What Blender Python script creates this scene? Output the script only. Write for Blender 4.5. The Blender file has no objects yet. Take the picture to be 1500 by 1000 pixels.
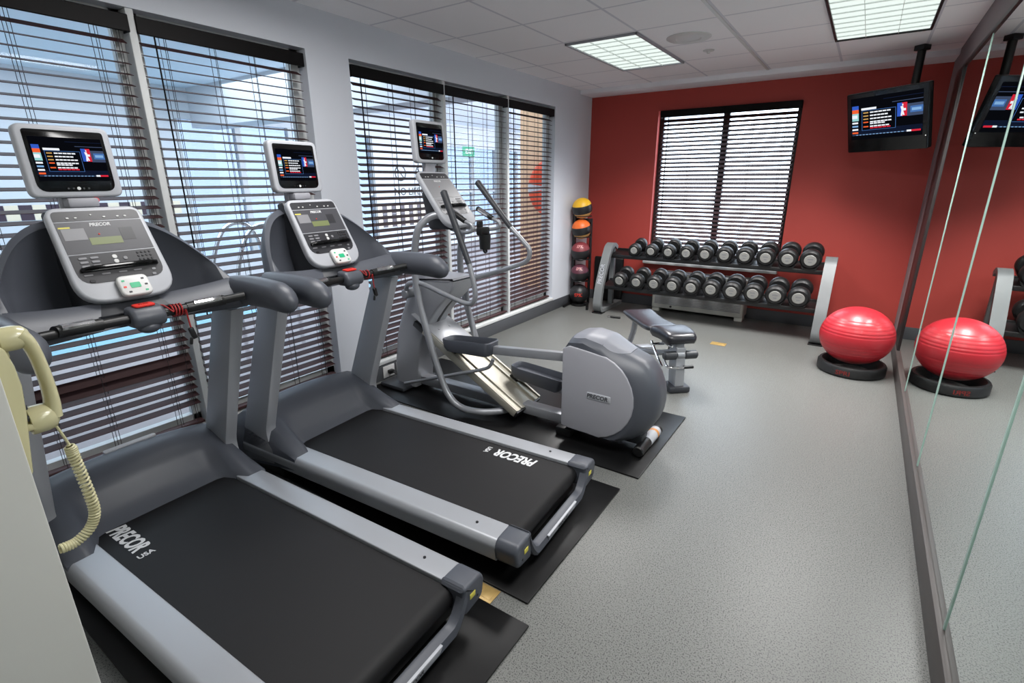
import bpy, bmesh, math, random
from mathutils import Matrix, Vector, Euler
R = math.radians
random.seed(7)
SC = bpy.context.scene
COL = SC.collection

# ------------------------------------------------------------------ camera, world, light, exposure
W, D, H = 3.587, 6.436, 2.65
cam_d = bpy.data.cameras.new('camera')
cam_d.sensor_width = 36.0
cam_d.lens = 742.46 * 36.0 / 1500.0
cam_d.clip_start = 0.02
cam = bpy.data.objects.new('camera', cam_d)
COL.objects.link(cam)
yaw, pitch, roll = R(34.02), R(-17.54), R(-0.25)
fw = Vector((-math.sin(yaw) * math.cos(pitch), math.cos(yaw) * math.cos(pitch), math.sin(pitch)))
rt = Vector((math.cos(yaw), math.sin(yaw), 0))
up = rt.cross(fw)
r2 = math.cos(roll) * rt + math.sin(roll) * up
u2 = -math.sin(roll) * rt + math.cos(roll) * up
m = Matrix((r2, u2, -fw)).transposed().to_4x4()
m.translation = Vector((3.1271, -0.0591, 1.5898))
cam.matrix_world = m
SC.camera = cam

wd = bpy.data.worlds.new('daylight')
SC.world = wd
wd.use_nodes = True
bgn = wd.node_tree.nodes['Background']
bgn.inputs[0].default_value = (0.80, 0.86, 1.0, 1)
bgn.inputs[1].default_value = 4.6

SC.view_settings.view_transform = 'Standard'
SC.view_settings.look = 'None'
SC.view_settings.gamma = 1.0
SC.view_settings.use_curve_mapping = False
SC.view_settings.exposure = 0.72


def area(name, loc, sx, sy, power, color=(1, 1, 1), rot=(0, 0, 0), spread=180):
    l = bpy.data.lights.new(name, 'AREA')
    l.shape = 'RECTANGLE'
    l.size, l.size_y = sx, sy
    l.energy = power
    l.color = color
    l.spread = R(spread)
    o = bpy.data.objects.new(name, l)
    o.location = loc
    o.rotation_euler = rot
    COL.objects.link(o)
    return o


FIX = [(1.2, 4.64), (3.02, 4.56), (1.2, 1.60), (3.02, 1.60)]          # troffers: two in view, two over the treadmills and the door
for fx, fy in FIX:
    area('troffer_lamp', (fx, fy, 2.615), 0.56, 1.14, 37 if fy > 3 else (17 if fx < 2 else 28), (1.0, 0.98, 0.97), spread=122 if fy > 3 else 176)
area('pool_hall_lamp', (-3.2, 2.2, 2.95), 3.5, 4.5, 120, (0.80, 0.88, 1.0))
area('pool_hall_lamp', (-3.2, 8.0, 2.95), 3.5, 5.0, 95, (0.86, 0.92, 1.0))


# ------------------------------------------------------------------ materials
def lin(c):
    c /= 255.0
    return c / 12.92 if c <= 0.04045 else ((c + 0.055) / 1.055) ** 2.4


def rgb(r, g, b):
    return (lin(r), lin(g), lin(b), 1)


def mat(name, col, rough=0.5, metal=0.0, noise=0.0, scale=40, bump=0.0, spec=0.5, emit=None, estr=0.0, coat=0.0):
    m = bpy.data.materials.new(name)
    m.use_nodes = True
    nt = m.node_tree
    b = nt.nodes['Principled BSDF']
    b.inputs['Base Color'].default_value = col
    b.inputs['Roughness'].default_value = rough
    b.inputs['Metallic'].default_value = metal
    b.inputs['Specular IOR Level'].default_value = spec
    b.inputs['Coat Weight'].default_value = coat
    if emit:
        b.inputs['Emission Color'].default_value = emit
        b.inputs['Emission Strength'].default_value = estr
    if noise or bump:
        tc = nt.nodes.new('ShaderNodeTexCoord')
        nz = nt.nodes.new('ShaderNodeTexNoise')
        nz.inputs['Scale'].default_value = scale
        nz.inputs['Detail'].default_value = 4
        nt.links.new(tc.outputs['Object'], nz.inputs['Vector'])
        if noise:
            mx = nt.nodes.new('ShaderNodeMixRGB')
            mx.blend_type = 'MIX'
            mx.inputs[1].default_value = tuple(c * (1 - noise) for c in col[:3]) + (1,)
            mx.inputs[2].default_value = tuple(min(1, c * (1 + noise)) for c in col[:3]) + (1,)
            nt.links.new(nz.outputs['Fac'], mx.inputs[0])
            nt.links.new(mx.outputs[0], b.inputs['Base Color'])
        if bump:
            bp = nt.nodes.new('ShaderNodeBump')
            bp.inputs['Strength'].default_value = bump
            bp.inputs['Distance'].default_value = 0.002
            nt.links.new(nz.outputs['Fac'], bp.inputs['Height'])
            nt.links.new(bp.outputs[0], b.inputs['Normal'])
    return m


def emis(name, col, s=1.0):
    m = bpy.data.materials.new(name)
    m.use_nodes = True
    nt = m.node_tree
    nt.nodes.clear()
    e = nt.nodes.new('ShaderNodeEmission')
    e.inputs[0].default_value = col
    e.inputs[1].default_value = s
    o = nt.nodes.new('ShaderNodeOutputMaterial')
    nt.links.new(e.outputs[0], o.inputs[0])
    return m


def glassmat(name, tint=(0.93, 0.97, 0.97, 1)):
    m = bpy.data.materials.new(name)
    m.use_nodes = True
    nt = m.node_tree
    nt.nodes.clear()
    t = nt.nodes.new('ShaderNodeBsdfTransparent')
    t.inputs[0].default_value = tint
    g = nt.nodes.new('ShaderNodeBsdfGlossy')
    g.inputs['Roughness'].default_value = 0.01
    f = nt.nodes.new('ShaderNodeFresnel')
    f.inputs[0].default_value = 1.35
    mx = nt.nodes.new('ShaderNodeMixShader')
    o = nt.nodes.new('ShaderNodeOutputMaterial')
    ge = nt.nodes.new('ShaderNodeNewGeometry')
    iv = nt.nodes.new('ShaderNodeMath'); iv.operation = 'SUBTRACT'; iv.inputs[0].default_value = 1.0
    ml = nt.nodes.new('ShaderNodeMath'); ml.operation = 'MULTIPLY'
    nt.links.new(ge.outputs['Backfacing'], iv.inputs[1])
    nt.links.new(f.outputs[0], ml.inputs[0]); nt.links.new(iv.outputs[0], ml.inputs[1])
    nt.links.new(ml.outputs[0], mx.inputs[0])
    nt.links.new(t.outputs[0], mx.inputs[1])
    nt.links.new(g.outputs[0], mx.inputs[2])
    nt.links.new(mx.outputs[0], o.inputs[0])
    return m


def floormat():
    m = mat('speckled_rubber_floor', rgb(176, 178, 176), 0.42)
    nt = m.node_tree
    b = nt.nodes['Principled BSDF']
    tc = nt.nodes.new('ShaderNodeTexCoord')
    n1 = nt.nodes.new('ShaderNodeTexNoise'); n1.inputs['Scale'].default_value = 185; n1.inputs['Detail'].default_value = 2
    n2 = nt.nodes.new('ShaderNodeTexNoise'); n2.inputs['Scale'].default_value = 330; n2.inputs['Detail'].default_value = 1
    r1 = nt.nodes.new('ShaderNodeValToRGB')
    e = r1.color_ramp.elements
    e[0].position = 0.37; e[0].color = rgb(46, 47, 47)
    e[1].position = 0.48; e[1].color = rgb(102, 103, 100)
    r3 = nt.nodes.new('ShaderNodeValToRGB')
    e = r3.color_ramp.elements
    e[0].position = 0.60; e[0].color = (0, 0, 0, 1)
    e[1].position = 0.70; e[1].color = (1, 1, 1, 1)
    mx = nt.nodes.new('ShaderNodeMixRGB')
    mx.inputs[2].default_value = rgb(124, 125, 122)
    L = nt.links.new
    L(tc.outputs['Object'], n1.inputs['Vector']); L(tc.outputs['Object'], n2.inputs['Vector'])
    L(n1.outputs['Fac'], r1.inputs[0]); L(n2.outputs['Fac'], r3.inputs[0])
    L(r1.outputs[0], mx.inputs[1]); L(r3.outputs[0], mx.inputs[0]); L(mx.outputs[0], b.inputs['Base Color'])
    return m


def tilemat():
    """ceiling: two-foot lay-in tiles with fine speckle and white T-bars"""
    m = mat('acoustic_ceiling_tile', rgb(244, 243, 246), 0.9)
    nt = m.node_tree
    b = nt.nodes['Principled BSDF']
    tc = nt.nodes.new('ShaderNodeTexCoord')
    mp = nt.nodes.new('ShaderNodeMapping')
    mp.inputs['Location'].default_value = (-0.285, -2.79, 0)
    br = nt.nodes.new('ShaderNodeTexBrick')
    br.offset = 0.0
    br.inputs['Scale'].default_value = 1.0
    br.inputs['Brick Width'].default_value = 0.6096
    br.inputs['Row Height'].default_value = 0.6096
    br.inputs['Mortar Size'].default_value = 0.010
    br.inputs['Mortar Smooth'].default_value = 0.0
    br.inputs['Color1'].default_value = rgb(244, 243, 246)
    br.inputs['Color2'].default_value = rgb(244, 243, 246)
    br.inputs['Mortar'].default_value = rgb(212, 212, 220)
    L = nt.links.new
    L(tc.outputs['Object'], mp.inputs[0]); L(mp.outputs[0], br.inputs['Vector'])
    nz = nt.nodes.new('ShaderNodeTexNoise'); nz.inputs['Scale'].default_value = 120; nz.inputs['Detail'].default_value = 3
    L(tc.outputs['Object'], nz.inputs['Vector'])
    bp = nt.nodes.new('ShaderNodeBump'); bp.inputs['Strength'].default_value = 0.25; bp.inputs['Distance'].default_value = 0.003
    L(nz.outputs['Fac'], bp.inputs['Height']); L(bp.outputs[0], b.inputs['Normal'])
    L(br.outputs['Color'], b.inputs['Base Color'])
    return m


M = {}
M['floor'] = floormat()
M['ceiling'] = tilemat()
M['white_wall'] = mat('white_wall_paint', rgb(206, 209, 217), 0.8, noise=0.015, scale=6, bump=0.05)
M['near_wall'] = mat('pale_wall_paint', rgb(206, 206, 200), 0.8, noise=0.015, scale=6)
M['red_wall'] = mat('red_wall_paint', rgb(168, 60, 52), 0.6, noise=0.03, scale=5)
M['taupe'] = mat('taupe_paint', rgb(136, 124, 126), 0.7)
M['soffit'] = mat('white_soffit', rgb(236, 235, 240), 0.8)
M['base'] = mat('dark_grey_baseboard', rgb(72, 74, 78), 0.5)
M['trim_white'] = mat('white_trim', rgb(206, 208, 208), 0.5)
M['alu'] = mat('window_aluminium', rgb(168, 170, 172), 0.4, 0.2)
M['glass'] = glassmat('window_glass')
M['dimming_glass'] = glassmat('dimming_glass', (0.355, 0.39, 0.44, 1))  # tint added to the pool hall panes to dim the daylight behind them
M['espresso'] = mat('espresso_wood', rgb(62, 39, 40), 0.6, noise=0.15, scale=30, spec=0.2)
M['valance'] = mat('espresso_valance', rgb(8, 5, 6), 0.5, noise=0.2, scale=30, spec=0.15)
M['cord'] = mat('dark_cord', rgb(40, 36, 40), 0.8)
M['mirror'] = mat('mirror_silver', (0.80, 0.86, 0.84, 1), 0.0, 1.0)
M['green_edge'] = mat('green_glass_edge', rgb(176, 206, 194), 0.15)
M['dark_frame'] = mat('dark_bronze_channel', rgb(38, 32, 32), 0.4)
M['brown_base'] = mat('brown_trim', rgb(66, 61, 59), 0.5)
M['silver'] = mat('silver_paint', rgb(160, 162, 167), 0.38, 0.3)
M['tube'] = mat('silver_tube_paint', rgb(148, 150, 155), 0.35, 0.4)
M['grey_plastic'] = mat('slate_grey_plastic', rgb(74, 77, 85), 0.42, bump=0.04, scale=300)
M['dark_plastic'] = mat('charcoal_plastic', rgb(50, 52, 57), 0.45)
M['light_plastic'] = mat('pale_grey_plastic', rgb(172, 174, 180), 0.4)
M['mid_plastic'] = mat('mid_grey_plastic', rgb(154, 154, 161), 0.45)
M['black'] = mat('black_plastic', rgb(18, 18, 19), 0.4)
M['gloss_black'] = mat('gloss_black', rgb(10, 10, 11), 0.12)
M['belt'] = mat('running_belt', rgb(18, 17, 19), 0.6, noise=0.10, scale=9, bump=0.08, spec=0.3)
M['rubber'] = mat('black_rubber', rgb(24, 24, 25), 0.48, noise=0.12, scale=20, bump=0.1)
M['mat_rubber'] = mat('mat_rubber', rgb(9, 9, 10), 0.34, noise=0.15, scale=14, bump=0.12, spec=0.3)
M['rack_silver'] = mat('rack_silver_paint', rgb(112, 115, 116), 0.45, 0.1)
M['lid'] = mat('lid_plastic', rgb(120, 122, 130), 0.45)
M['chrome'] = mat('chrome', (0.8, 0.8, 0.82, 1), 0.12, 1.0)
M['white_print'] = mat('white_print', rgb(206, 206, 208), 0.5)
M['grey_print'] = mat('grey_print', rgb(60, 62, 66), 0.5)
M['panel_face'] = mat('console_overlay', rgb(70, 70, 75), 0.35)
M['panel_dark'] = mat('console_overlay_dark', rgb(48, 48, 52), 0.35)
M['panel_light'] = mat('console_overlay_light', rgb(130, 130, 133), 0.35)
M['button'] = mat('button_grey', rgb(128, 128, 132), 0.4)
M['white_plastic'] = mat('white_plastic', rgb(205, 205, 204), 0.4)
M['lcd'] = mat('lcd_green', rgb(104, 110, 76), 0.3, emit=rgb(130, 145, 90), estr=0.12)
M['green'] = mat('green_key', rgb(40, 170, 120), 0.4)
M['red'] = mat('red_button', rgb(216, 40, 28), 0.35)
M['redcord'] = mat('red_cord', rgb(150, 28, 30), 0.6)
M['yellow'] = mat('yellow_sticker', rgb(206, 196, 84), 0.5)
M['cream'] = mat('cream_plastic', rgb(196, 190, 150), 0.25, coat=0.3)
M['seat'] = mat('black_vinyl', rgb(34, 34, 40), 0.3)
M['ball_red'] = mat('red_vinyl', rgb(170, 34, 44), 0.36, coat=0.05)
M['dark_red'] = mat('dark_red_print', rgb(120, 26, 22), 0.5)
M['capgrey'] = mat('dumbbell_cap_grey', rgb(150, 150, 146), 0.4, 0.1)
M['aluminium'] = mat('brushed_aluminium', rgb(172, 168, 156), 0.42, 0.5)
M['dark_metal'] = mat('dark_metal', rgb(52, 52, 54), 0.35, 0.6)
M['ac'] = mat('offwhite_cabinet', rgb(196, 196, 188), 0.5)
M['brass'] = mat('brass_plate', rgb(168, 140, 86), 0.4, 0.3, noise=0.25, scale=30)
M['amber'] = mat('amber_decal', rgb(196, 130, 60), 0.5)
M['ball_black'] = mat('ball_black_rubber', rgb(30, 30, 32), 0.42)
M['ball_yellow'] = mat('ball_yellow_rubber', rgb(226, 176, 40), 0.42)
M['ball_orange'] = mat('ball_orange_rubber', rgb(226, 108, 44), 0.42)
M['ball_tan'] = mat('ball_tan_rubber', rgb(212, 166, 98), 0.42)
M['ball_maroon'] = mat('ball_maroon_rubber', rgb(126, 52, 58), 0.42)
M['ball_plum'] = mat('ball_plum_rubber', rgb(88, 44, 58), 0.42)
M['ball_pink'] = mat('ball_pink_print', rgb(210, 150, 150), 0.42)
M['ball_redprint'] = mat('ball_red_print', rgb(190, 50, 40), 0.42)
M['troffer'] = emis('troffer_diffuser', (0.90, 1.0, 0.95, 1), 0.60)
M['louver'] = mat('louver_white', rgb(240, 246, 242), 0.5)
M['pool_wall'] = mat('pool_wall_paint', rgb(200, 201, 205), 0.8)
M['pool_deck'] = mat('pool_deck_tile', rgb(150, 140, 140), 0.4, noise=0.1, scale=8)
M['pool_ceiling'] = mat('pool_ceiling_tile', rgb(224, 230, 238), 0.9)
M['peach'] = mat('peach_wall', rgb(236, 196, 158), 0.8)
M['water'] = mat('pool_water', rgb(120, 172, 190), 0.08, noise=0.15, scale=5, bump=0.5)
M['tile_dark'] = mat('dark_wall_tile', rgb(70, 56, 66), 0.3)
M['tile_light'] = mat('cream_wall_tile', rgb(226, 210, 186), 0.3)
M['ring_orange'] = mat('life_ring_orange', rgb(240, 84, 40), 0.45)
M['exit_green'] = emis('exit_green', rgb(120, 220, 190), 0.6)
M['brown_wood'] = mat('brown_bench_wood', rgb(96, 62, 54), 0.5)
# screens give off light
for k, c, s in (('s_black', (8, 9, 14), 1), ('s_navy', (22, 32, 58), 1), ('s_blue', (70, 110, 170), 1), ('s_sky', (128, 170, 215), 1), ('s_white', (235, 238, 245), 1),
                ('s_orange', (235, 96, 50), 1), ('s_red', (210, 40, 60), 1), ('s_teal', (150, 205, 205), 1), ('s_steel', (62, 74, 100), 1), ('s_logo_blue', (50, 90, 190), 1), ('s_gold', (190, 150, 90), 1)):
    M[k] = emis('screen_' + k[2:], rgb(*c), 0.65)


# ------------------------------------------------------------------ mesh helpers
class MB:
    def __init__(s):
        s.bm = bmesh.new()
        s.mats = []

    def mi(s, m):
        if m is None:
            return 0
        if m not in s.mats:
            s.mats.append(m)
        return s.mats.index(m)

    def add(s, sub, Mx=None, m=None):
        i = s.mi(m)
        for f in sub.faces:
            f.material_index = i
        if Mx is not None:
            sub.transform(Mx)
            if Mx.determinant() < 0:
                bmesh.ops.reverse_faces(sub, faces=sub.faces)
        t = bpy.data.meshes.new('t')
        sub.to_mesh(t)
        sub.free()
        s.bm.from_mesh(t)
        bpy.data.meshes.remove(t)
        return s

    def box(s, x0, x1, y0, y1, z0, z1, bev=0.0, m=None, seg=2, Mx=None):
        b = cube(x1 - x0, y1 - y0, z1 - z0, bev, seg)
        T = Matrix.Translation(((x0 + x1) / 2, (y0 + y1) / 2, (z0 + z1) / 2))
        return s.add(b, (Mx @ T) if Mx is not None else T, m)

    def tube(s, pts, r, seg=12, m=None, Mx=None, smooth=True, step=6, closed=False):
        return s.add(tube(pts, r, seg, smooth, step, closed), Mx, m)

    def cyl(s, a, b, r, seg=20, m=None, bev=0.0, r2=None, Mx=None):
        a, b = Vector(a), Vector(b)
        d = b - a
        L = d.length
        q = d.to_track_quat('Z', 'Y').to_matrix().to_4x4()
        T = Matrix.Translation(a) @ q
        rr = r if r2 is None else r2
        bb = min(bev, L / 2.2, r * .9)
        prof = [(0, 0), (r - bb, 0), (r, bb), (rr, L - bb), (rr - bb, L), (0, L)] if bb > 0 else [(0, 0), (r, 0), (rr, L), (0, L)]
        return s.add(lathe(prof, seg), (Mx @ T) if Mx is not None else T, m)

    def build(s, name, m=None, parent=None, angle=35):
        bmesh.ops.recalc_face_normals(s.bm, faces=s.bm.faces)
        me = bpy.data.meshes.new(name)
        s.bm.to_mesh(me)
        s.bm.free()
        ms = s.mats if s.mats else [m]
        for k in ms:
            me.materials.append(M[k] if isinstance(k, str) else k)
        if len(me.polygons):
            me.polygons.foreach_set('use_smooth', [True] * len(me.polygons))
            me.set_sharp_from_angle(angle=R(angle))
        o = bpy.data.objects.new(name, me)
        COL.objects.link(o)
        if parent is not None:
            o.parent = parent
        return o


def cube(sx, sy, sz, bev=0.0, seg=2):
    b = bmesh.new()
    bmesh.ops.create_cube(b, size=1.0)
    b.transform(Matrix.Diagonal((sx, sy, sz, 1)))
    if bev > 0:
        bev = min(bev, 0.49 * min(sx, sy, sz))
        bmesh.ops.bevel(b, geom=b.edges[:], offset=bev, segments=seg, affect='EDGES', profile=0.5)
    return b


def lathe(prof, seg=24):
    """profile [(r,z)...] about Z"""
    b = bmesh.new()
    rows = []
    for r, z in prof:
        if r < 1e-6:
            rows.append([b.verts.new((0, 0, z))])
        else:
            rows.append([b.verts.new((r * math.cos(2 * math.pi * k / seg), r * math.sin(2 * math.pi * k / seg), z)) for k in range(seg)])
    for A, B in zip(rows, rows[1:]):
        for k in range(seg):
            k2 = (k + 1) % seg
            if len(A) == 1 and len(B) == 1:
                continue
            if len(A) == 1:
                b.faces.new((A[0], B[k], B[k2]))
            elif len(B) == 1:
                b.faces.new((A[k], B[0], A[k2]))
            else:
                b.faces.new((A[k], B[k], B[k2], A[k2]))
    return b


def loft(rings, caps=True, closed=True):
    b = bmesh.new()
    vs = [[b.verts.new(p) for p in r] for r in rings]
    n = len(vs[0])
    for A, B in zip(vs, vs[1:]):
        for k in range(n if closed else n - 1):
            k2 = (k + 1) % n
            b.faces.new((A[k], A[k2], B[k2], B[k]))
    if caps:
        b.faces.new(vs[0])
        b.faces.new(vs[-1])
    return b


def prism(poly, d0, d1, axis='y', bev=0.0, seg=2):
    """extrude polygon; axis y: poly=(x,z); axis x: poly=(y,z); axis z: poly=(x,y)"""
    def P(a, c, d):
        return (a, d, c) if axis == 'y' else ((d, a, c) if axis == 'x' else (a, c, d))
    b = loft([[P(a, c, d0) for a, c in poly], [P(a, c, d1) for a, c in poly]])
    bmesh.ops.recalc_face_normals(b, faces=b.faces)
    if bev > 0:
        es = [e for e in b.edges if len(e.link_faces) == 2 and e.calc_face_angle(0) > R(28)]
        bmesh.ops.bevel(b, geom=es, offset=bev, segments=seg, affect='EDGES', profile=0.5)
    return b


def spline(pts, step=6, closed=False):
    P = [Vector(p) for p in pts]
    n = len(P)
    if n < 3:
        return P
    out = []
    rng = range(n if closed else n - 1)
    for i in rng:
        p0 = P[(i - 1) % n] if (closed or i > 0) else P[0] * 2 - P[1]
        p1, p2 = P[i], P[(i + 1) % n]
        p3 = P[(i + 2) % n] if (closed or i + 2 < n) else P[-1] * 2 - P[-2]
        for k in range(step):
            t = k / step
            out.append(0.5 * ((2 * p1) + (p2 - p0) * t + (2 * p0 - 5 * p1 + 4 * p2 - p3) * t * t + (3 * p1 - p0 - 3 * p2 + p3) * t ** 3))
    if not closed:
        out.append(P[-1])
    return out


def fillet(pts, r, n=5):
    """round the corners of a polyline"""
    P = [Vector(p) for p in pts]
    out = [P[0]]
    for a, b, c in zip(P, P[1:], P[2:]):
        u, v = (a - b), (c - b)
        d = min(r, u.length * .48, v.length * .48)
        p, q = b + u.normalized() * d, b + v.normalized() * d
        for k in range(n + 1):
            t = k / n
            out.append((1 - t) ** 2 * p + 2 * t * (1 - t) * b + t * t * q)
    out.append(P[-1])
    return out


def rpoly(pts, r, n=5):
    """round a closed 2D polygon; r number or list"""
    N = len(pts)
    out = []
    for i in range(N):
        a, b, c = Vector(pts[i - 1]), Vector(pts[i]), Vector(pts[(i + 1) % N])
        rr = r[i] if isinstance(r, (list, tuple)) else r
        u, v = a - b, c - b
        d = min(rr, u.length * .49, v.length * .49)
        if d < 1e-6:
            out.append(tuple(b)); continue
        p, q = b + u.normalized() * d, b + v.normalized() * d
        for k in range(n + 1):
            t = k / n
            w = (1 - t) ** 2 * p + 2 * t * (1 - t) * b + t * t * q
            out.append((w.x, w.y))
    return out


def tube(pts, r, seg=12, smooth=True, step=6, closed=False):
    P = spline(pts, step, closed) if smooth else [Vector(p) for p in pts]
    n = len(P)
    b = bmesh.new()
    rows = []
    nrm = None
    for i in range(n):
        if closed:
            t = (P[(i + 1) % n] - P[i - 1]).normalized()
        else:
            t = (P[min(i + 1, n - 1)] - P[max(i - 1, 0)]).normalized()
        if nrm is None:
            nrm = t.orthogonal().normalized()
        nrm = (nrm - t * nrm.dot(t)).normalized()
        bi = t.cross(nrm)
        rr = r(i / (n - 1)) if callable(r) else r
        rows.append([b.verts.new(P[i] + (nrm * math.cos(2 * math.pi * k / seg) + bi * math.sin(2 * math.pi * k / seg)) * rr) for k in range(seg)])
    pairs = list(zip(rows, rows[1:])) + ([(rows[-1], rows[0])] if closed else [])
    for A, B in pairs:
        for k in range(seg):
            k2 = (k + 1) % seg
            b.faces.new((A[k], A[k2], B[k2], B[k]))
    if not closed:
        b.faces.new(rows[0]); b.faces.new(rows[-1])
    return b


def ellipsoid(rx, ry, rz, u=28, v=16, e=1.0):
    b = bmesh.new()
    bmesh.ops.create_uvsphere(b, u_segments=u, v_segments=v, radius=1.0)
    for w in b.verts:
        if e != 1.0:
            w.co = Vector([math.copysign(abs(c) ** e, c) for c in w.co])
    b.transform(Matrix.Diagonal((rx, ry, rz, 1)))
    return b


def textbm(s, size, extrude=0.0008, shear=0.0, bold=0.0, align='CENTER', spacing=1.0, width=1.0):
    cu = bpy.data.curves.new('t', 'FONT')
    cu.body = s
    cu.size = size
    cu.extrude = extrude
    cu.shear = shear
    cu.offset = bold
    cu.align_x = align
    cu.align_y = 'CENTER'
    cu.space_character = spacing
    cu.resolution_u = 3
    ob = bpy.data.objects.new('t', cu)
    COL.objects.link(ob)
    dg = bpy.context.evaluated_depsgraph_get()
    me = bpy.data.meshes.new_from_object(ob.evaluated_get(dg))
    b = bmesh.new()
    b.from_mesh(me)
    bpy.data.objects.remove(ob)
    bpy.data.meshes.remove(me)
    b.transform(Matrix.Diagonal((width, 1, 1, 1)))
    return b


def frame(o, x, y):
    """matrix with local x axis, y axis, z = x cross y, at origin o"""
    x = Vector(x).normalized(); y = Vector(y).normalized()
    z = x.cross(y)
    mm = Matrix((x, y, z)).transposed().to_4x4()
    mm.translation = Vector(o)
    return mm


def tag(o, label=None, cat=None, group=None, kind=None):
    if label: o['label'] = label
    if cat: o['category'] = cat
    if group: o['group'] = group
    if kind: o['kind'] = kind
    return o


def thing(name, label, cat, loc=(0, 0, 0), rz=0.0, group=None):
    o = bpy.data.objects.new(name, None)
    o.empty_display_size = 0.1
    COL.objects.link(o)
    o.location = loc
    o.rotation_euler = (0, 0, rz)
    return tag(o, label, cat, group)


def struct(name, mb, m=None):
    o = mb.build(name, m)
    o['kind'] = 'structure'
    return o


def box1(*a, **k):
    return MB().box(*a, **k)


# ------------------------------------------------------------------ room shell
struct('floor', box1(-0.2, W + 0.15, -2.1, D + 0.15, -0.08, 0.0), 'floor')
struct('ceiling', box1(-0.2, W + 0.15, -2.1, D + 0.15, H, H + 0.08), 'ceiling')
WA = (0.30, 2.227)          # left window group A (y range)
WB = (2.569, 5.486)         # left window group B
ZT, ZB = 2.402, 0.165       # window head and sill heights
TH = 0.15
mb = MB()
for y0, y1 in ((0.0, WA[0]), (WA[1], WB[0]), (WB[1], D + 0.15)):
    mb.box(-TH, 0, y0, y1, 0, H)
for y0, y1 in (WA, WB):
    mb.box(-TH, 0, y0, y1, 0, ZB); mb.box(-TH, 0, y0, y1, ZT, H)
struct('wall_left', mb, 'white_wall')
BX = (0.885, 2.42); BZ = (0.60, 2.385)
mb = MB()
for x0, x1 in ((0.0, BX[0]), (BX[1], W + 0.1)):
    mb.box(x0, x1, D, D + TH, 0, H)
mb.box(BX[0], BX[1], D, D + TH, 0, BZ[0]); mb.box(BX[0], BX[1], D, D + TH, BZ[1], H)
struct('wall_back', mb, 'red_wall')
mb = MB()
mb.box(W + 0.008, W + 0.12, -2.1, D + 0.02, 0, H)
mb.box(W, W + 0.02, 5.85, D, 0, H)
mb.box(W, W + 0.02, -2.1, 5.86, 2.43, H)
struct('wall_right', mb, 'taupe')
struct('wall_near', box1(-0.2, 1.80, -2.1, 0.145, 0, H, bev=0.004), 'near_wall')
struct('wall_entry', box1(1.7, W + 0.1, -2.2, -2.1, 0, H), 'near_wall')
struct('trim_1', box1(0.0, W, 6.10, D + .02, 2.602, H + 0.01, bev=0.006), 'soffit')     # dropped soffit along the red wall
struct('baseboard_left', MB().box(0, 0.014, 0.145, D, 0, 0.13, bev=0.004), 'base')
struct('baseboard_back', MB().box(0.0, W, D - 0.014, D, 0, 0.13, bev=0.004), 'base')
struct('baseboard_right', MB().box(W - 0.020, W + 0.01, -2.1, D - 0.02, 0, 0.136, bev=0.004), 'brown_base')
struct('trim_2', MB().box(W - 0.012, W + 0.01, 5.415, 5.855, 0.12, 2.43, bev=0.003).box(W - 0.010, W + 0.01, -2.0, 5.42, 2.405, 2.435, bev=0.002), 'dark_frame')
struct('trim_3', MB().box(2.082, 2.106, 2.0, 6.10, H - 0.006, H + 0.01), 'white_plastic')

# mirror sheets on the right wall
JY = [5.44, 4.32, 3.11, 1.87, 0.62, -0.62, -1.86]
ML = ['tall mirror sheet nearest the red wall, dark edge channel beside it', 'second mirror sheet from the red wall, its green edges flanking the ball reflection',
      'third mirror sheet from the red wall, reflecting open grey floor', 'mirror sheet nearest the camera at the right picture edge',
      'mirror sheet beside the camera at the entry', 'mirror sheet behind the camera at the entry']
for i in range(6):
    y1, y0 = JY[i], JY[i + 1]
    a = R((-0.10, 0.12, -0.05, 0.06, 0, 0)[i])
    t = thing('mirror_panel', ML[i], 'mirror', (W, (y0 + y1) / 2, 0.138), 0, 'wall mirrors along the right wall')
    t.rotation_euler = (0, 0, 0)
    hy = (y1 - y0) / 2 - 0.003
    box1(-0.001, 0.006, -hy, hy, 0, 2.27).build('mirror_glass', 'mirror', t)
    for s in (-1, 1):
        box1(-0.0045, 0.006, s * hy - 0.004, s * hy + 0.004, 0, 2.27, bev=0.0012).build('glass_edge', 'green_edge', t)

# windows: frame + glass of every light, white mullions between the blinds
wn = 0


def window(y0, y1, nm):
    mb = MB()
    mb.box(-0.135, -0.085, y0, y0 + 0.06, ZB, ZT); mb.box(-0.135, -0.085, y1 - 0.06, y1, ZB, ZT)
    mb.box(-0.135, -0.085, y0, y1, ZB, ZB + 0.07); mb.box(-0.135, -0.085, y0, y1, ZT - 0.06, ZT)
    o = struct(nm, mb, 'trim_white')
    g = box1(-0.113, -0.107, y0 + 0.06, y1 - 0.06, ZB + 0.07, ZT - 0.06).build('pane', 'glass', o)


A_SPLIT = 1.258
B_SPLIT = (3.565, 4.535)
window(WA[0], A_SPLIT, 'window_1'); window(A_SPLIT, WA[1], 'window_2')
window(WB[0], B_SPLIT[0], 'window_3'); window(B_SPLIT[0], B_SPLIT[1], 'window_4'); window(B_SPLIT[1], WB[1], 'window_5')
mb = MB()
for s in (A_SPLIT,) + B_SPLIT:
    mb.box(-0.09, -0.008, s - 0.018, s + 0.018, ZB, ZT, bev=0.004)
struct('trim_4', mb, 'trim_white')
mb = MB()
for y0, y1 in (WA, WB):
    mb.box(-0.10, 0.018, y0 - 0.01, y1 + 0.01, ZB - 0.03, ZB + 0.004, bev=0.005)
struct('trim_5', mb, 'trim_white')
mb = MB()
xm = 1.655
mb.box(BX[0], BX[0] + .05, D + .09, D + .14, BZ[0], BZ[1]); mb.box(BX[1] - .05, BX[1], D + .09, D + .14, BZ[0], BZ[1])
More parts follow.
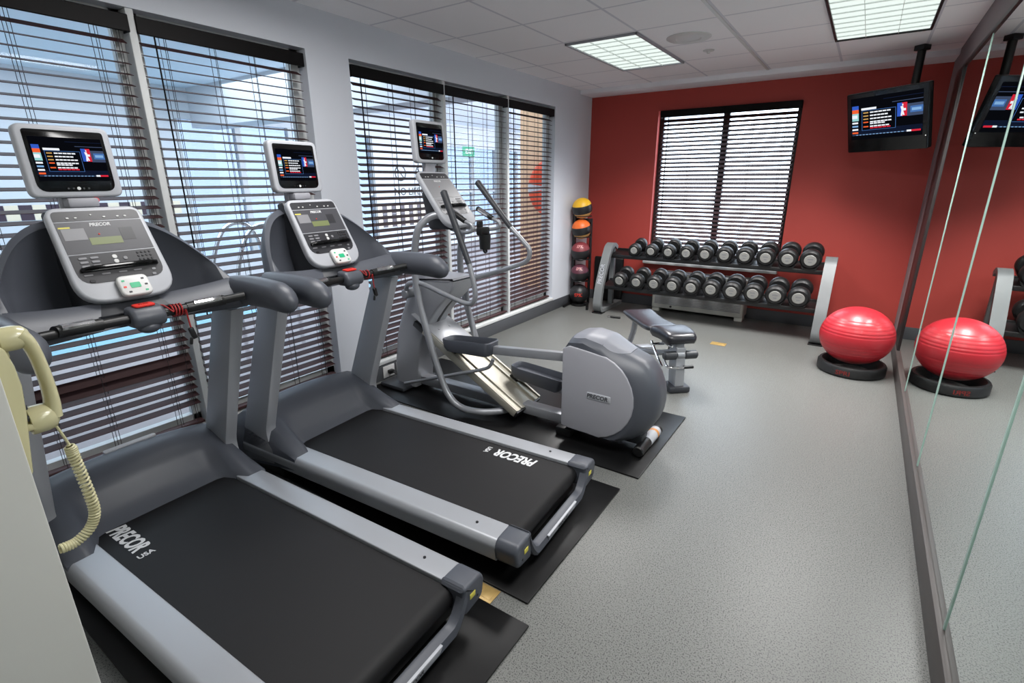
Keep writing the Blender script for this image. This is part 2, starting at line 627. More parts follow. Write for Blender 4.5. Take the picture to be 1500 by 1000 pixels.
mb.box(BX[0], BX[1], D + .09, D + .14, BZ[0], BZ[0] + .06); mb.box(BX[0], BX[1], D + .09, D + .14, BZ[1] - .06, BZ[1]); mb.box(xm - .035, xm + .035, D + .085, D + .14, BZ[0], BZ[1])
o = struct('window_6', mb, 'dark_frame')
for x0, x1 in ((BX[0] + .05, xm - .035), (xm + .035, BX[1] - .05)):
    box1(x0, x1, D + .112, D + .118, BZ[0] + .06, BZ[1] - .06).build('pane', 'glass', o)
struct('trim_6', MB().box(0.84, 2.42, D - 0.06, D + 0.08, 0.565, 0.598, bev=0.006), 'trim_white')


# ------------------------------------------------------------------ blinds
def blind(label, p0, p1, nx, ztop, zbot, tilt, depth=0.05, pitch=0.0495, wand=None, cords=(0.12, 0.4, 0.65, 0.9), droop=()):
    """p0->p1 along the window (xy); nx = unit vector into the room. slats: outer edge up by tilt"""
    p0 = Vector((p0[0], p0[1], 0)); p1 = Vector((p1[0], p1[1], 0))
    nx = Vector((nx[0], nx[1], 0))
    L = (p1 - p0).length
    ax = (p1 - p0).normalized()
    base = thing('window_blind', label, 'blind', (p0.x, p0.y, zbot), 0, 'dark wood venetian blinds')
    # local frame: X along, Y towards the room, Z up
    F = Matrix((ax, nx, Vector((0, 0, 1)))).transposed().to_4x4()

    def bx(mb, a0, a1, n0, n1, z0, z1, bev=0.0, rot=0.0):
        T = Matrix.Translation(((a0 + a1) / 2, (n0 + n1) / 2, (z0 + z1) / 2)) @ Matrix.Rotation(rot, 4, 'X')
        mb.add(cube(a1 - a0, n1 - n0, z1 - z0, bev, 1), F @ T)
    h = ztop - zbot
    v = MB(); bx(v, -0.012, L + 0.012, 0.030, 0.042, h - 0.078, h, 0.003)
    bx(v, -0.012, -0.004, -0.02, 0.034, h - 0.078, h); bx(v, L + 0.004, L + 0.012, -0.02, 0.034, h - 0.078, h)
    v.build('valance', 'valance', base)
    hr = MB(); bx(hr, 0, L, -0.022, 0.022, h - 0.05, h - 0.005, 0.002); hr.build('headrail', 'valance', base)
    s = MB()
    n = int((h - 0.125 - 0.03) / pitch)
    for k in range(n):
        z = h - 0.115 - k * pitch
        tt = tilt
        if k == 0: tt = tilt + R(12)
        if k in droop: tt = tilt + R(38); z -= 0.012
        bx(s, 0.006, L - 0.006, -depth / 2, depth / 2, z - 0.0014, z + 0.0014, 0, -tt)
    s.build('slats', 'espresso', base)
    b = MB(); bx(b, 0.004, L - 0.004, -0.026, 0.026, 0.0, 0.018, 0.004); b.build('bottom_rail', 'espresso', base)
    c = MB()
    for f in cords:
        for dn in (-depth / 2 - .001, depth / 2 + .001):
            bx(c, f * L - 0.0011, f * L + 0.0011, dn - 0.0011, dn + 0.0011, 0.01, h - 0.06)
        bx(c, f * L + 0.02, f * L + 0.0222, -.001, .001, 0.01, h - 0.06)
    c.build('ladder_cords', 'cord', base)
    if wand:
        w = MB(); w.add(tube([(wand * L, 0.034, h - 0.06), (wand * L, 0.036, h * 0.5), (wand * L, 0.036, h * 0.3)], 0.0042, 8, False), F)
        w.build('tilt_wand', 'valance', base)
    return base


XB = -0.042
blind('dark wood blind at left picture edge, behind the nearer treadmill', (XB, 0.33), (XB, 1.232), (1, 0), 2.372, 0.19, R(16), wand=None, cords=(0.25, .5, 0.85, 0.95), droop=(33, 34))
blind('dark wood blind left of white wall pier, between the two treadmill screens', (XB, 1.286), (XB, 2.20), (1, 0), 2.372, 0.185, R(15), wand=0.07)
blind('dark wood blind just right of white wall pier, behind the elliptical screen', (XB, 2.60), (XB, 3.545), (1, 0), 2.372, 0.185, R(22), wand=0.07)
blind('dark wood blind in middle of the three-light window, slats nearly flat', (XB, 3.588), (XB, 4.512), (1, 0), 2.372, 0.185, R(8), wand=0.10)
blind('dark wood blind nearest the red wall on the white wall', (XB, 4.560), (XB, 5.455), (1, 0), 2.372, 0.185, R(17), wand=0.08)
blind('wide dark wood blind in the red wall above the dumbbells', (2.405, D + 0.005), (0.935, D + 0.005), (0, -1), 2.382, 0.62, R(32), pitch=0.0475, cords=(0.08, .3, .52, 0.75, 0.93), wand=0.94)


# ------------------------------------------------------------------ ceiling fixtures
FL = ['lit ceiling troffer over the aisle, left of the round speaker', 'lit ceiling troffer at top right near the mirror wall',
      'ceiling troffer above the treadmills', 'ceiling troffer above the entry']
for (fx, fy), lb in zip(FIX, FL):
    t = thing('ceiling_light', lb, 'ceiling light', (fx, fy, H - 0.03), 0, 'ceiling troffers')
    mb = MB(); w, l = 0.305, 0.61
    mb.box(-w, -w + .018, -l, l, 0.012, 0.032, .003); mb.box(w - .018, w, -l, l, 0.012, 0.032, .003)
    mb.box(-w, w, -l, -l + .018, 0.012, 0.032, .003); mb.box(-w, w, l - .018, l, 0.012, 0.032, .003)
    mb.build('frame', 'dark_metal' if fx > 2 else 'mid_plastic', t)
    box1(-w + .016, w - .016, -l + .016, l - .016, 0.024, 0.031).build('diffuser', 'troffer', t)
    g = MB()
    for k in range(1, 3): g.box(-w + 2 * w * k / 3 - .0014, -w + 2 * w * k / 3 + .0014, -l + .01, l - .01, 0.016, 0.024)
    for k in range(1, 9): g.box(-w + .01, w - .01, -l + 2 * l * k / 9 - .0013, -l + 2 * l * k / 9 + .0013, 0.016, 0.024)
    g.build('louver', 'louver', t)
t = thing('ceiling_speaker', 'round white ceiling speaker grille between the two troffers', 'speaker', (1.775, 4.42, H - 0.012))
MB().add(lathe([(0, 0.008), (0.085, 0.008), (0.095, 0.0), (0.155, 0.001), (0.168, 0.008), (0.168, 0.016), (0, 0.016)], 40)).build('trim_ring', 'white_plastic', t)
MB().add(lathe([(0, 0.0045), (0.09, 0.006), (0.09, 0.012), (0, 0.012)], 32)).build('grille', 'white_plastic', t)
t = MB().add(lathe([(0, -0.022), (0.012, -0.022), (0.014, -0.006), (0.045, -0.004), (0.048, 0.004), (0, 0.004)], 24)).build('sprinkler_head', 'white_plastic')
t.location = (1.80, 4.93, H - 0.003)
tag(t, 'small white sprinkler cap on the ceiling between round speaker and red wall', 'sprinkler')


# ------------------------------------------------------------------ screens
def screen(w, h, name, parent, Mx, letterbox=0.0):
    """picture of a sports programme: dark set, list of headlines, side rail and league emblem"""
    mb = MB()

    def q(x0, x1, y0, y1, mt, lay=1, sk=0.0):
        z = 0.0003 * lay
        b = bmesh.new()
        vs = [b.verts.new(p) for p in ((x0 * w, y0 * h, z), (x1 * w, (y0) * h, z), ((x1 + sk) * w, y1 * h, z), ((x0 + sk) * w, y1 * h, z))]
        b.faces.new(vs)
        mb.add(b, Mx, mt)
    q(-.5, .5, -.5, .5, 's_black', 0)
    a = 1 - letterbox
    Y = lambda v: (v - .5) * a
    q(-.5, .5, Y(.10), Y(.95), 's_black', 1)
    for k in range(10):
        q(-.5, .5, Y(.13 + .012 * k), Y(.13 + .012 * k + .006), 's_navy', 2)
    q(.1, .5, Y(.80), Y(.815), 's_steel', 2, .0); q(-.02, .5, Y(.90), Y(.91), 's_navy', 2)
    q(.30, .5, Y(.45), Y(.72), 's_steel', 2); q(.34, .5, Y(.52), Y(.66), 's_blue', 3); q(.36, .48, Y(.56), Y(.62), 's_sky', 4)
    q(-.48, -.38, Y(.73), Y(.82), 's_logo_blue', 3); q(-.48, -.38, Y(.64), Y(.73), 's_orange', 3); q(-.48, -.38, Y(.46), Y(.64), 's_teal', 3); q(-.48, -.40, Y(.52), Y(.60), 's_white', 4)
    for k in range(3): q(-.48, -.39, Y(.23 + .08 * k), Y(.27 + .08 * k), 's_sky' if k % 2 else 's_white', 3)
    q(-.48, -.39, Y(.15), Y(.19), 's_orange', 3)
    q(-.34, -.12, Y(.70), Y(.75), 's_white', 3)
    q(-.33, .15, Y(.22), Y(.685), 's_black', 3)
    for x0, x1, y0, y1 in ((-.33, .15, .68, .688), (-.33, .15, .215, .223), (-.333, -.327, .215, .688), (.147, .153, .215, .688)):
        q(x0, x1, Y(y0), Y(y1), 's_blue', 4)
    rows = [(.62, .30, 's_gold', 's_white'), (.545, .26, 's_gold', 's_white'), (.47, .31, 's_gold', 's_white'), (.395, .31, 's_orange', 's_white'), (.355, .22, None, 's_white'), (.29, .28, 's_orange', 's_white'), (.25, .30, None, 's_red')]
    for y, l, c1, c2 in rows:
        if c1: q(-.31, -.235, Y(y), Y(y + .028), c1, 5)
        n = int(l / .05)
        for k in range(n):
            q(-.21 + k * l / n, -.21 + (k + .86) * l / n, Y(y), Y(y + .03), c2, 5)
    # emblem: blue and red upright shield with a white leaning figure
    q(.17, .235, Y(.46), Y(.76), 's_logo_blue', 5); q(.235, .30, Y(.46), Y(.76), 's_red', 5)
    q(.215, .24, Y(.47), Y(.60), 's_white', 6, .012); q(.225, .26, Y(.60), Y(.68), 's_white', 6, -.012); q(.235, .25, Y(.69), Y(.73), 's_white', 6); q(.245, .285, Y(.58), Y(.63), 's_white', 6); q(.25, .27, Y(.48), Y(.58), 's_white', 6, -.02)
    q(-.48, .38, Y(.105), Y(.125), 's_steel', 4)
    for k in range(14): q(-.42 + .05 * k, -.39 + .05 * k, Y(.107), Y(.122), 's_sky', 5)
    q(.30, .36, Y(.10), Y(.14), 's_white', 6); q(.36, .48, Y(.10), Y(.14), 's_red', 6)
    return mb.build(name, None, parent)


def rrect(w, h, r, n=5):
    return rpoly([(-w / 2, -h / 2), (w / 2, -h / 2), (w / 2, h / 2), (-w / 2, h / 2)], r, n)


def plate(poly, z0, z1, bev=0.0, seg=2):
    return prism(poly, z0, z1, 'z', bev, seg)


def cardio_tv(t, x, y, z, w, h, tilt=R(4)):
    """the small personal screen: faces +x; rounded housing, gloss bezel, picture, knob"""
    F = frame((x, y, z), (0, 1, 0), (-math.sin(tilt), 0, math.cos(tilt)))
    mb = MB(); mb.add(plate(rrect(w, h, 0.030), -0.024, 0.020, 0.010, 3), F)
    mb.add(plate(rrect(w * .8, h * .75, 0.03), -0.045, -0.022, 0.010, 2), F)
    tv = mb.build('screen_housing', 'light_plastic', t)
    MB().add(plate(rpoly([(-w * .42, -h * .42), (w * .42, -h * .42), (w * .42, h * .43), (-w * .42, h * .43)], [.035, .035, .012, .012]), 0.018, 0.0215, 0.001), F).build('bezel', 'gloss_black', tv)
    screen(w * .76, h * .60, 'picture', tv, F @ Matrix.Translation((0, 0.008, 0.0219)), 0.0)
    k = MB()
    for i in (-2, -1, 0, 1, 2):
        k.add(lathe([(0, 0), (0.0035 if i else 0.006, 0), (0.0035 if i else 0.006, 0.002), (0, 0.002)], 12), F @ Matrix.Translation((i * .016, -h * .375, 0.0215)), 'white_plastic' if i == 0 else 'dark_metal')
    k.build('buttons', None, tv)
    return tv


def console(t, o, upv, w0, w1, hgt, face='panel_face', pad=True, lcd=True, text='PRECOR'):
    """console panel: o = bottom centre, upv = up direction in xz; right = +y"""
    F = frame(o, (0, 1, 0), upv)
    out = rpoly([(-w0 / 2, 0), (w0 / 2, 0), (w1 / 2, hgt), (-w1 / 2, hgt)], [.10, .10, .045, .045], 7)
    hs = MB().add(plate(out, -0.038, 0.0, 0.010, 3), F).build('console_panel', 'light_plastic', t)
    ym = 0.075 * hgt / .38
    s = lambda v: ym + (hgt - 0.018 - ym) * v
    wa, wb = w0 - .05, w1 - .03
    wd = lambda v: wa + (wb - wa) * v
    low = rpoly([(-wd(0) / 2, s(0)), (wd(0) / 2, s(0)), (wd(.40) / 2, s(.40)), (-wd(.40) / 2, s(.40))], [.05, .05, 0, 0], 5)
    mid = [(-wd(.415) / 2, s(.415)), (wd(.415) / 2, s(.415)), (wd(.85) / 2, s(.85)), (-wd(.85) / 2, s(.85))]
    top = rpoly([(-wd(.865) / 2, s(.865)), (wd(.865) / 2, s(.865)), (wd(1) / 2, s(1)), (-wd(1) / 2, s(1))], [0, 0, .03, .03], 5)
    fm = MB()
    fm.add(plate(low, -.002, 0.0015), F, 'panel_dark' if face == 'panel_face' else face)
    fm.add(plate(mid, -.002, 0.0015), F, face)
    fm.add(plate(top, -.002, 0.0015), F, 'panel_dark')
    if lcd:
        MB().add(plate([(-.052, s(.52)), (.052, s(.52)), (.052, s(.62)), (-.052, s(.62))], 0.001, 0.0025), F @ Matrix.Translation((-.005, 0, 0))).build('display', 'lcd', hs)
    b = fm

    def dot(x, v, rx, ry, m):
        b.add(plate(rrect(rx, ry, min(rx, ry) * .45, 3), 0.001, 0.0042, 0.0008, 1), F @ Matrix.Translation((x, s(v), 0)), m)
    for i in range(2):
        for j in range(3):
            dot(-.105 + i * .036, .345 - j * .055, .026, .009, 'button')
    dot(-.005, .335, .016, .016, 'white_plastic'); dot(-.005, .27, .016, .016, 'white_plastic'); dot(.028, .30, .014, .014, 'button')
    for i in range(4):
        for j in range(3):
            dot(.075 + i * .014, .36 - j * .05, .008, .008, 'dark_metal')
    for x in (-.11, -.055, 0, .05): dot(x, .115, .028, .006, 'button')
    dot(-.105, .035, .018, .012, 'dark_metal'); dot(.105, .10, .014, .010, 'button'); dot(.10, .03, .014, .010, 'button')
    for x in (-.095, -.07, .02, .065, .09): dot(x, .905, .009, .006, 'white_plastic')
    dot(-.02, .94, .006, .006, 'white_plastic')
    dot(-.02, .665, .006, .006, 'red')
    if face == 'panel_face':
        b.add(plate([(-.13, s(.60)), (-.06, s(.60)), (-.06, s(.76)), (-.13, s(.76))], 0.001, 0.0022), F, 'button')
        b.add(plate([(-.135, s(.765)), (-.10, s(.765)), (-.10, s(.785)), (-.135, s(.785))], 0.001, 0.0022), F, 'yellow')
        b.add(plate([(.05, s(.56)), (.095, s(.56)), (.095, s(.74)), (.05, s(.74))], 0.001, 0.0022), F, 'panel_dark')
    b.build('overlay', None, hs)
    MB().add(textbm(text, .018, .0005, .2, .0006), F @ Matrix.Translation((-.005, s(.80), 0.002)), 'white_print').build('lettering', None, hs)
    lg = MB()
    y = s(.19)
    lg.tube([(-wd(.2) / 2 + .02, y, .010), (-wd(.2) / 2 + .05, y, .022), (wd(.2) / 2 - .05, y, .022), (wd(.2) / 2 - .02, y, .010)], 0.007, 10, None, F, False)
    lg.box(-wd(.2) / 2 + .015, wd(.2) / 2 - .015, y - .010, y + .006, 0.0, .014, .003, Mx=F)
    lg.build('reading_ledge', 'gloss_black', hs)
    if pad:
        kp = MB().add(plate(rrect(.105, .085, .022), 0.0, 0.022, .007, 3), F @ Matrix.Translation((0.01, .040, 0.004)) @ Matrix.Rotation(R(-6), 4, 'X')).build('keypad', 'white_plastic', hs)
        k = MB(); G = F @ Matrix.Translation((0.01, .040, 0.0262)) @ Matrix.Rotation(R(-6), 4, 'X')
        k.add(plate(rrect(.034, .022, .004), 0, .0015), G, 'green')
        for x, yy, c in ((-.034, .022, 'green'), (.032, .024, 'dark_metal'), (-.036, -.004, 'red'), (.036, -.002, 'dark_metal'), (-.026, -.026, 'dark_metal'), (.03, -.026, 'green')):
            k.add(plate(rrect(.010, .007, .002), 0, .0012), G @ Matrix.Translation((x, yy, 0)), c)
        k.build('keys', None, kp)
    return hs


# ------------------------------------------------------------------ treadmills
def treadmill(label, loc, rz, belt_rear, badge, winds):
    t = thing('treadmill', label, 'treadmill', loc, rz, 'treadmills facing the windows')
    zo = -0.01
    # base frame under deck
    b = MB(); b.box(0.12, 1.95, -.33, .33, 0.02, 0.09, .01); b.box(0.08, 0.5, -.37, .37, 0.0, 0.10, .015)
    b.cyl((1.85, -.30, .022), (1.85, -.22, .022), .022, 16); b.cyl((1.85, .22, .022), (1.85, .30, .022), .022, 16)
    b.build('base_frame', 'black', t)
    # belt
    pr = [(0.42, .178), (1.94, .178)]
    for k in range(1, 9):
        a = R(90 - k * 180 / 8)
        pr.append((1.94 + .045 * math.cos(a), .133 + .045 * math.sin(a)))
    pr += [(0.42, .088)]
    bl = MB().add(prism(pr, -.285, .285, 'y')).build('running_belt', 'belt', t)
    if belt_rear:
        F = frame((1.66, 0.215, .1785), (-1, 0, 0), (0, -1, 0)); F2 = frame((1.49, 0.215 - .01, .1785), (0, 1, 0), (-1, 0, 0))
        F2 = frame((1.485, 0.213, .1785), (0, -1, 0), (1, 0, 0))
    else:
        F = frame((0.665, -.205, .1785), (1, 0, 0), (0, 1, 0)); F2 = frame((0.835, -.208, .1785), (0, 1, 0), (-1, 0, 0))
    lt = MB().add(textbm('PRECOR', .092, .0006, .22, .0032, width=.70), F); lt.add(textbm('USA', .036, .0006, 0, .0008, width=.9), F2)
    lt.build('lettering', 'white_print', bl)
    # side rails
    for s in (-1, 1):
        prof = rpoly([(s * .290, .10), (s * .405, .085), (s * .412, .165), (s * .395, .190), (s * .290, .193)], [.005, .02, .02, .012, .006], 4)
        r_ = MB().add(prism(prof, 0.22, 1.93, 'x'))
        sr = r_.build('side_rail', 'silver', t)
        MB().cyl((1.80, s * .345, .190), (1.80, s * .345, .1955), .006, 12).build('screw', 'dark_metal', sr)
        # rear cap
        cp = MB().add(prism(rpoly([(s * .285, .075), (s * .400, .085), (s * .414, .165), (s * .393, .196), (s * .285, .199)], [.02, .03, .02, .016, .01], 4), 1.925, 2.035, 'x', .014, 3))
        c_ = cp.build('rear_cap', 'grey_plastic', t)
        MB().box(2.0345, 2.037, s * .335 - .016, s * .335 + .016, .130, .152, .001).build('sticker', 'yellow', c_)
        MB().cyl((2.034, s * .365, .115), (2.0365, s * .365, .115), .005, 10).build('screw', 'black', c_)
    # rear bar, dipping between the caps
    rg = []
    for k in range(25):
        y = -.30 + .60 * k / 24
        e = max(0, (abs(y) - .225) / .075)
        zt = .088 + .10 * e ** 1.6
        rg.append([(2.0, y, zt - .055), (2.03, y, zt - .055), (2.042, y, zt - .035), (2.036, y, zt - .004), (2.022, y, zt), (2.0, y, zt)])
    rb = MB().add(loft(rg)).build('rear_bar', 'grey_plastic', t)
    F = frame((2.041, 0.0, .070), (0, 1, 0), (.17, 0, 1))
    MB().add(plate(rpoly([(-.135, -.019), (.135, -.019), (.150, .017), (-.150, .017)], [.012, .012, .004, .004]), -.008, .003, .0015), F).build('name_plate', 'light_plastic', rb)
    MB().add(textbm('PRECOR', .026, .0008, .2, .0006, width=1.1), F @ Matrix.Translation((0, -.002, .0032))).build('lettering', 'grey_print', rb)
    # motor hood
    rg = []
    N = 28
    for k in range(N + 1):
        y = -.408 + .816 * k / N
        a = abs(y)
        sd = min(1, max(0, (a - .25) / .07)); sd = sd * sd * (3 - 2 * sd)          # 1 over the rails
        ed = max(0, (a - .365) / .043)
        dz = .075 * ed ** 2 + .035 * (a / .4) ** 2
        ctr = [(.42, .300), (.465, .235), (.51, .198), (.545, .180)]
        sid = [(.46, .315), (.545, .272), (.62, .230), (.675, .194)]
        fr = [((1 - sd) * p[0] + sd * q[0], (1 - sd) * p[1] + sd * q[1]) for p, q in zip(ctr, sid)]
        pts = [(.03, .03), (.04, .17), (.09, .285), (.17, .355), (.25, .383), (.325, .372), (.38, .345 + .008 * sd)] + fr
        base_z = .10 if sd < .5 else .185
        row = []
        for x, z in pts:
            zz = z - dz * min(1, max(0, (z - .18) / .18)) if z > .18 else z
            row.append((x, y, zz))
        row += [(fr[-1][0], y, .12), (.03, y, .02)]
        rg.append(row)
    hd = MB().add(loft(rg)).build('motor_hood', 'grey_plastic', t, 50)
    if badge:
        F = frame((.222, 0.03, .3815), (0, 1, 0), (-1, 0, .25))
        MB().add(plate(rrect(.22, .022, .008), -.006, .004, .002), F).build('badge_strip', 'light_plastic', hd)
    # uprights: slanted, wide in x, thin in y
    for s in (-1, 1):
        y0, y1 = sorted((s * .346, s * .408))
        poly = [(.16, .05), (.50, .10), (.50, .195), (.465, .235), (.46, .30), (.735, 1.04), (.575, 1.04), (.225, .20)]
        MB().add(prism(rpoly(poly, [.01, .01, .02, .07, .05, 0, 0, .04], 5), y0, y1, 'y', .008, 2)).build('upright', 'silver', t)
    # dashboard shell: loft across y with a trough either side of the console
    rg = []
    N = 56
    for k in range(N + 1):
        y = -.415 + .83 * k / N
        a = abs(y)
        q = min(1, a / .415)
        zt = 1.455 - .30 * max(0, (q - .22) / .78) ** 2.6 - .03 * q                # ridge height
        xr = .43 + .30 * q ** 3.2                                                 # ridge sweeps back towards the user
        zb = 1.055 - .01 * q
        zs = 1.118 + .035 * q ** 2                                                                # pocket floor
        xl = .700 + .065 * q
        tr = 1 - min(1, max(0, (a - .325) / .03)); tr = tr * tr * (3 - 2 * tr)     # pocket depth, none at the ends
        A = (xr + .042, zt - .020)
        B = (max(xl - .055, A[0] + .015), min(zs + .032, A[1] - .006))
        T = [(A[0] - .010, A[1] - .016), (xr + .035, zs + .09), (xr + .065, zs), (B[0] - .010, zs - .002), (B[0] - .004, zs + .024)]
        pk = []
        for u, tt in zip((.05, .35, .75, .96, .99), T):
            lx, lz = A[0] + (B[0] - A[0]) * u, A[1] + (B[1] - A[1]) * u
            pk.append((lx + tr * (tt[0] - lx), y, lz + tr * (min(tt[1], lz) - lz)))
        row = [(xr + .02, y, zb + .01), (xr - .03, y, zb + .06), (xr - .035, y, zt - .05), (xr - .012, y, zt - .006), (xr + .010, y, zt), (A[0] - .006, y, A[1] + .004), (A[0], y, A[1])]
        row += pk
        row += [(B[0] + .003, y, B[1]), (B[0] + .012, y, B[1] - .002), (max(xl + .004, B[0] + .02), y, min(zs - .015, B[1] - .012)), (max(xl + .030, B[0] + .028), y, zs - .055), (xl + .022, y, zb + .022), (xl - .02, y, zb)]
        rg.append(row)
    MB().add(loft(rg)).build('dashboard', 'grey_plastic', t, 32)
    # pedestal behind the panel
    MB().add(prism(rpoly([(.50, 1.10), (.73, 1.10), (.66, 1.16), (.47, 1.485), (.42, 1.47)], .015), -.13, .13, 'y', .012)).build('console_pedestal', 'dark_plastic', t)
    # arm pods
    for s in (-1, 1):
        pts = [(.66, s * .385, 1.115), (.74, s * .402, 1.122), (.84, s * .412, 1.124), (.94, s * .415, 1.122), (1.02, s * .414, 1.117), (1.10, s * .412, 1.110)]
        rad = lambda u: max(.008, .066 * math.sqrt(max(0, 1 - max(0, (u - .76) / .24) ** 2.2)) * (.92 + .08 * min(1, u / .3)))
        P = spline(pts, 10)
        rg = []
        n = len(P)
        for i, p in enumerate(P):
            u = i / (n - 1)
            rr = rad(u)
            rg.append([(p.x - .25 * rr * .9 * math.sin(2 * math.pi * j / 18), p.y + .80 * rr * math.cos(2 * math.pi * j / 18), p.z + rr * math.sin(2 * math.pi * j / 18)) for j in range(18)])
        MB().add(loft(rg)).build('arm_pod', 'grey_plastic', t, 60)
    # hand bar with chrome contact sleeves and the stop switch
    hb = [(.835, -.36, 1.105), (.80, -.25, 1.10), (.78, -.10, 1.098), (.775, 0, 1.095), (.78, .10, 1.098), (.80, .25, 1.105), (.835, .36, 1.115)]
    br = MB().tube(hb, .0175, 14).build('hand_bar', 'black', t)
    for s in (-1, 1):
        MB().tube([(.811, s * .285, 1.108), (.80, s * .25, 1.105), (.784, s * .145, 1.0995)], .0215, 14).build('contact_sleeve', 'black', br)
        MB().tube([(.817, s * .27, 1.120), (.806, s * .235, 1.117), (.794, s * .17, 1.114)], .0135, 10).build('contact_strip', 'chrome', br)
    st = MB().add(prism(rpoly([(.735, 1.06), (.815, 1.06), (.825, 1.10), (.80, 1.135), (.735, 1.138)], .018), -.058, .058, 'y', .016, 3))
    st.add(ellipsoid(.035, .04, .025), Matrix.Translation((.785, 0, 1.057)))
    sw = st.build('stop_switch', 'grey_plastic', t)
    F = frame((.775, 0, 1.136), (0, 1, 0), (-1, 0, .05))
    MB().add(plate(rrect(.07, .042, .012), 0, .008, .003), F).build('stop_button', 'red', sw)
    MB().add(textbm('STOP', .014, .0004, 0, .0003), F @ Matrix.Translation((0, 0, .0082))).build('lettering', 'dark_red', sw)
    # safety lanyard
    ly = MB()
    ptc = []
    y0 = .085
    for k in range(winds * 8 + 1):
        a = 2 * math.pi * k / 8
        ptc.append((.782 + .0225 * math.cos(a), y0 + .045 * k / (8 * winds), 1.0985 + .0225 * math.sin(a)))
    ly.tube([(.78, .04, 1.125), (.79, .06, 1.128)] + ptc + [(.80, y0 + .05, 1.06), (.802, y0 + .052, 1.02)], .0032, 7, 'redcord', None, True, 3)
    ly.add(cube(.016, .020, .050, .005), Matrix.Translation((.803, y0 + .055, .998)) @ Matrix.Rotation(R(14), 4, 'X'), 'black')
    ly.add(cube(.010, .012, .030, .004), Matrix.Translation((.806, y0 + .043, .968)) @ Matrix.Rotation(R(-14), 4, 'X'), 'black')
    ly.build('safety_lanyard', None, t)
    # console panel and television
    uv = Vector((-.185, 0, .335))
    console(t, (.705, .006, 1.160), uv, .335, .308, .382)
    MB().box(.385, .425, -.055, .055, 1.45, 1.60, .01).box(.40, .475, -.05, .05, 1.49, 1.525, .008).build('screen_bracket', 'mid_plastic', t)
    if badge:
        MB().add(ellipsoid(.012, .012, .012, 14, 8), Matrix.Translation((.455, .045, 1.515))).build('bracket_knob', 'red', t)
    cardio_tv(t, .435, -.003, 1.655, .292, .258, R(5))
    return t


treadmill('grey treadmill nearest the camera, PRECOR at front of its belt', (0.15, 0.685, 0.01), R(2.0), False, True, 4)
treadmill('grey treadmill between the nearer treadmill and the elliptical, lettering upside down', (0.16, 1.625, 0.01), R(3.0), True, False, 2)


# ------------------------------------------------------------------ floor mats
def floor_mat(label, x0, x1, y0, y1):
    t = thing('equipment_mat', label, 'mat', ((x0 + x1) / 2, (y0 + y1) / 2, 0), 0, 'black rubber mats under the machines')
    MB().box(x0 - (x0 + x1) / 2, (x1 - x0) / 2, -(y1 - y0) / 2, (y1 - y0) / 2, 0, 0.0095, .002).build('rubber_sheet', 'mat_rubber', t)
    return t


floor_mat('black rubber mat under the treadmill nearest the camera', 0.04, 2.345, 0.275, 1.205)
floor_mat('black rubber mat under the treadmill beside the elliptical', 0.04, 2.285, 1.29, 2.225)
floor_mat('black rubber mat under the elliptical trainer', 0.06, 2.33, 2.375, 3.295)


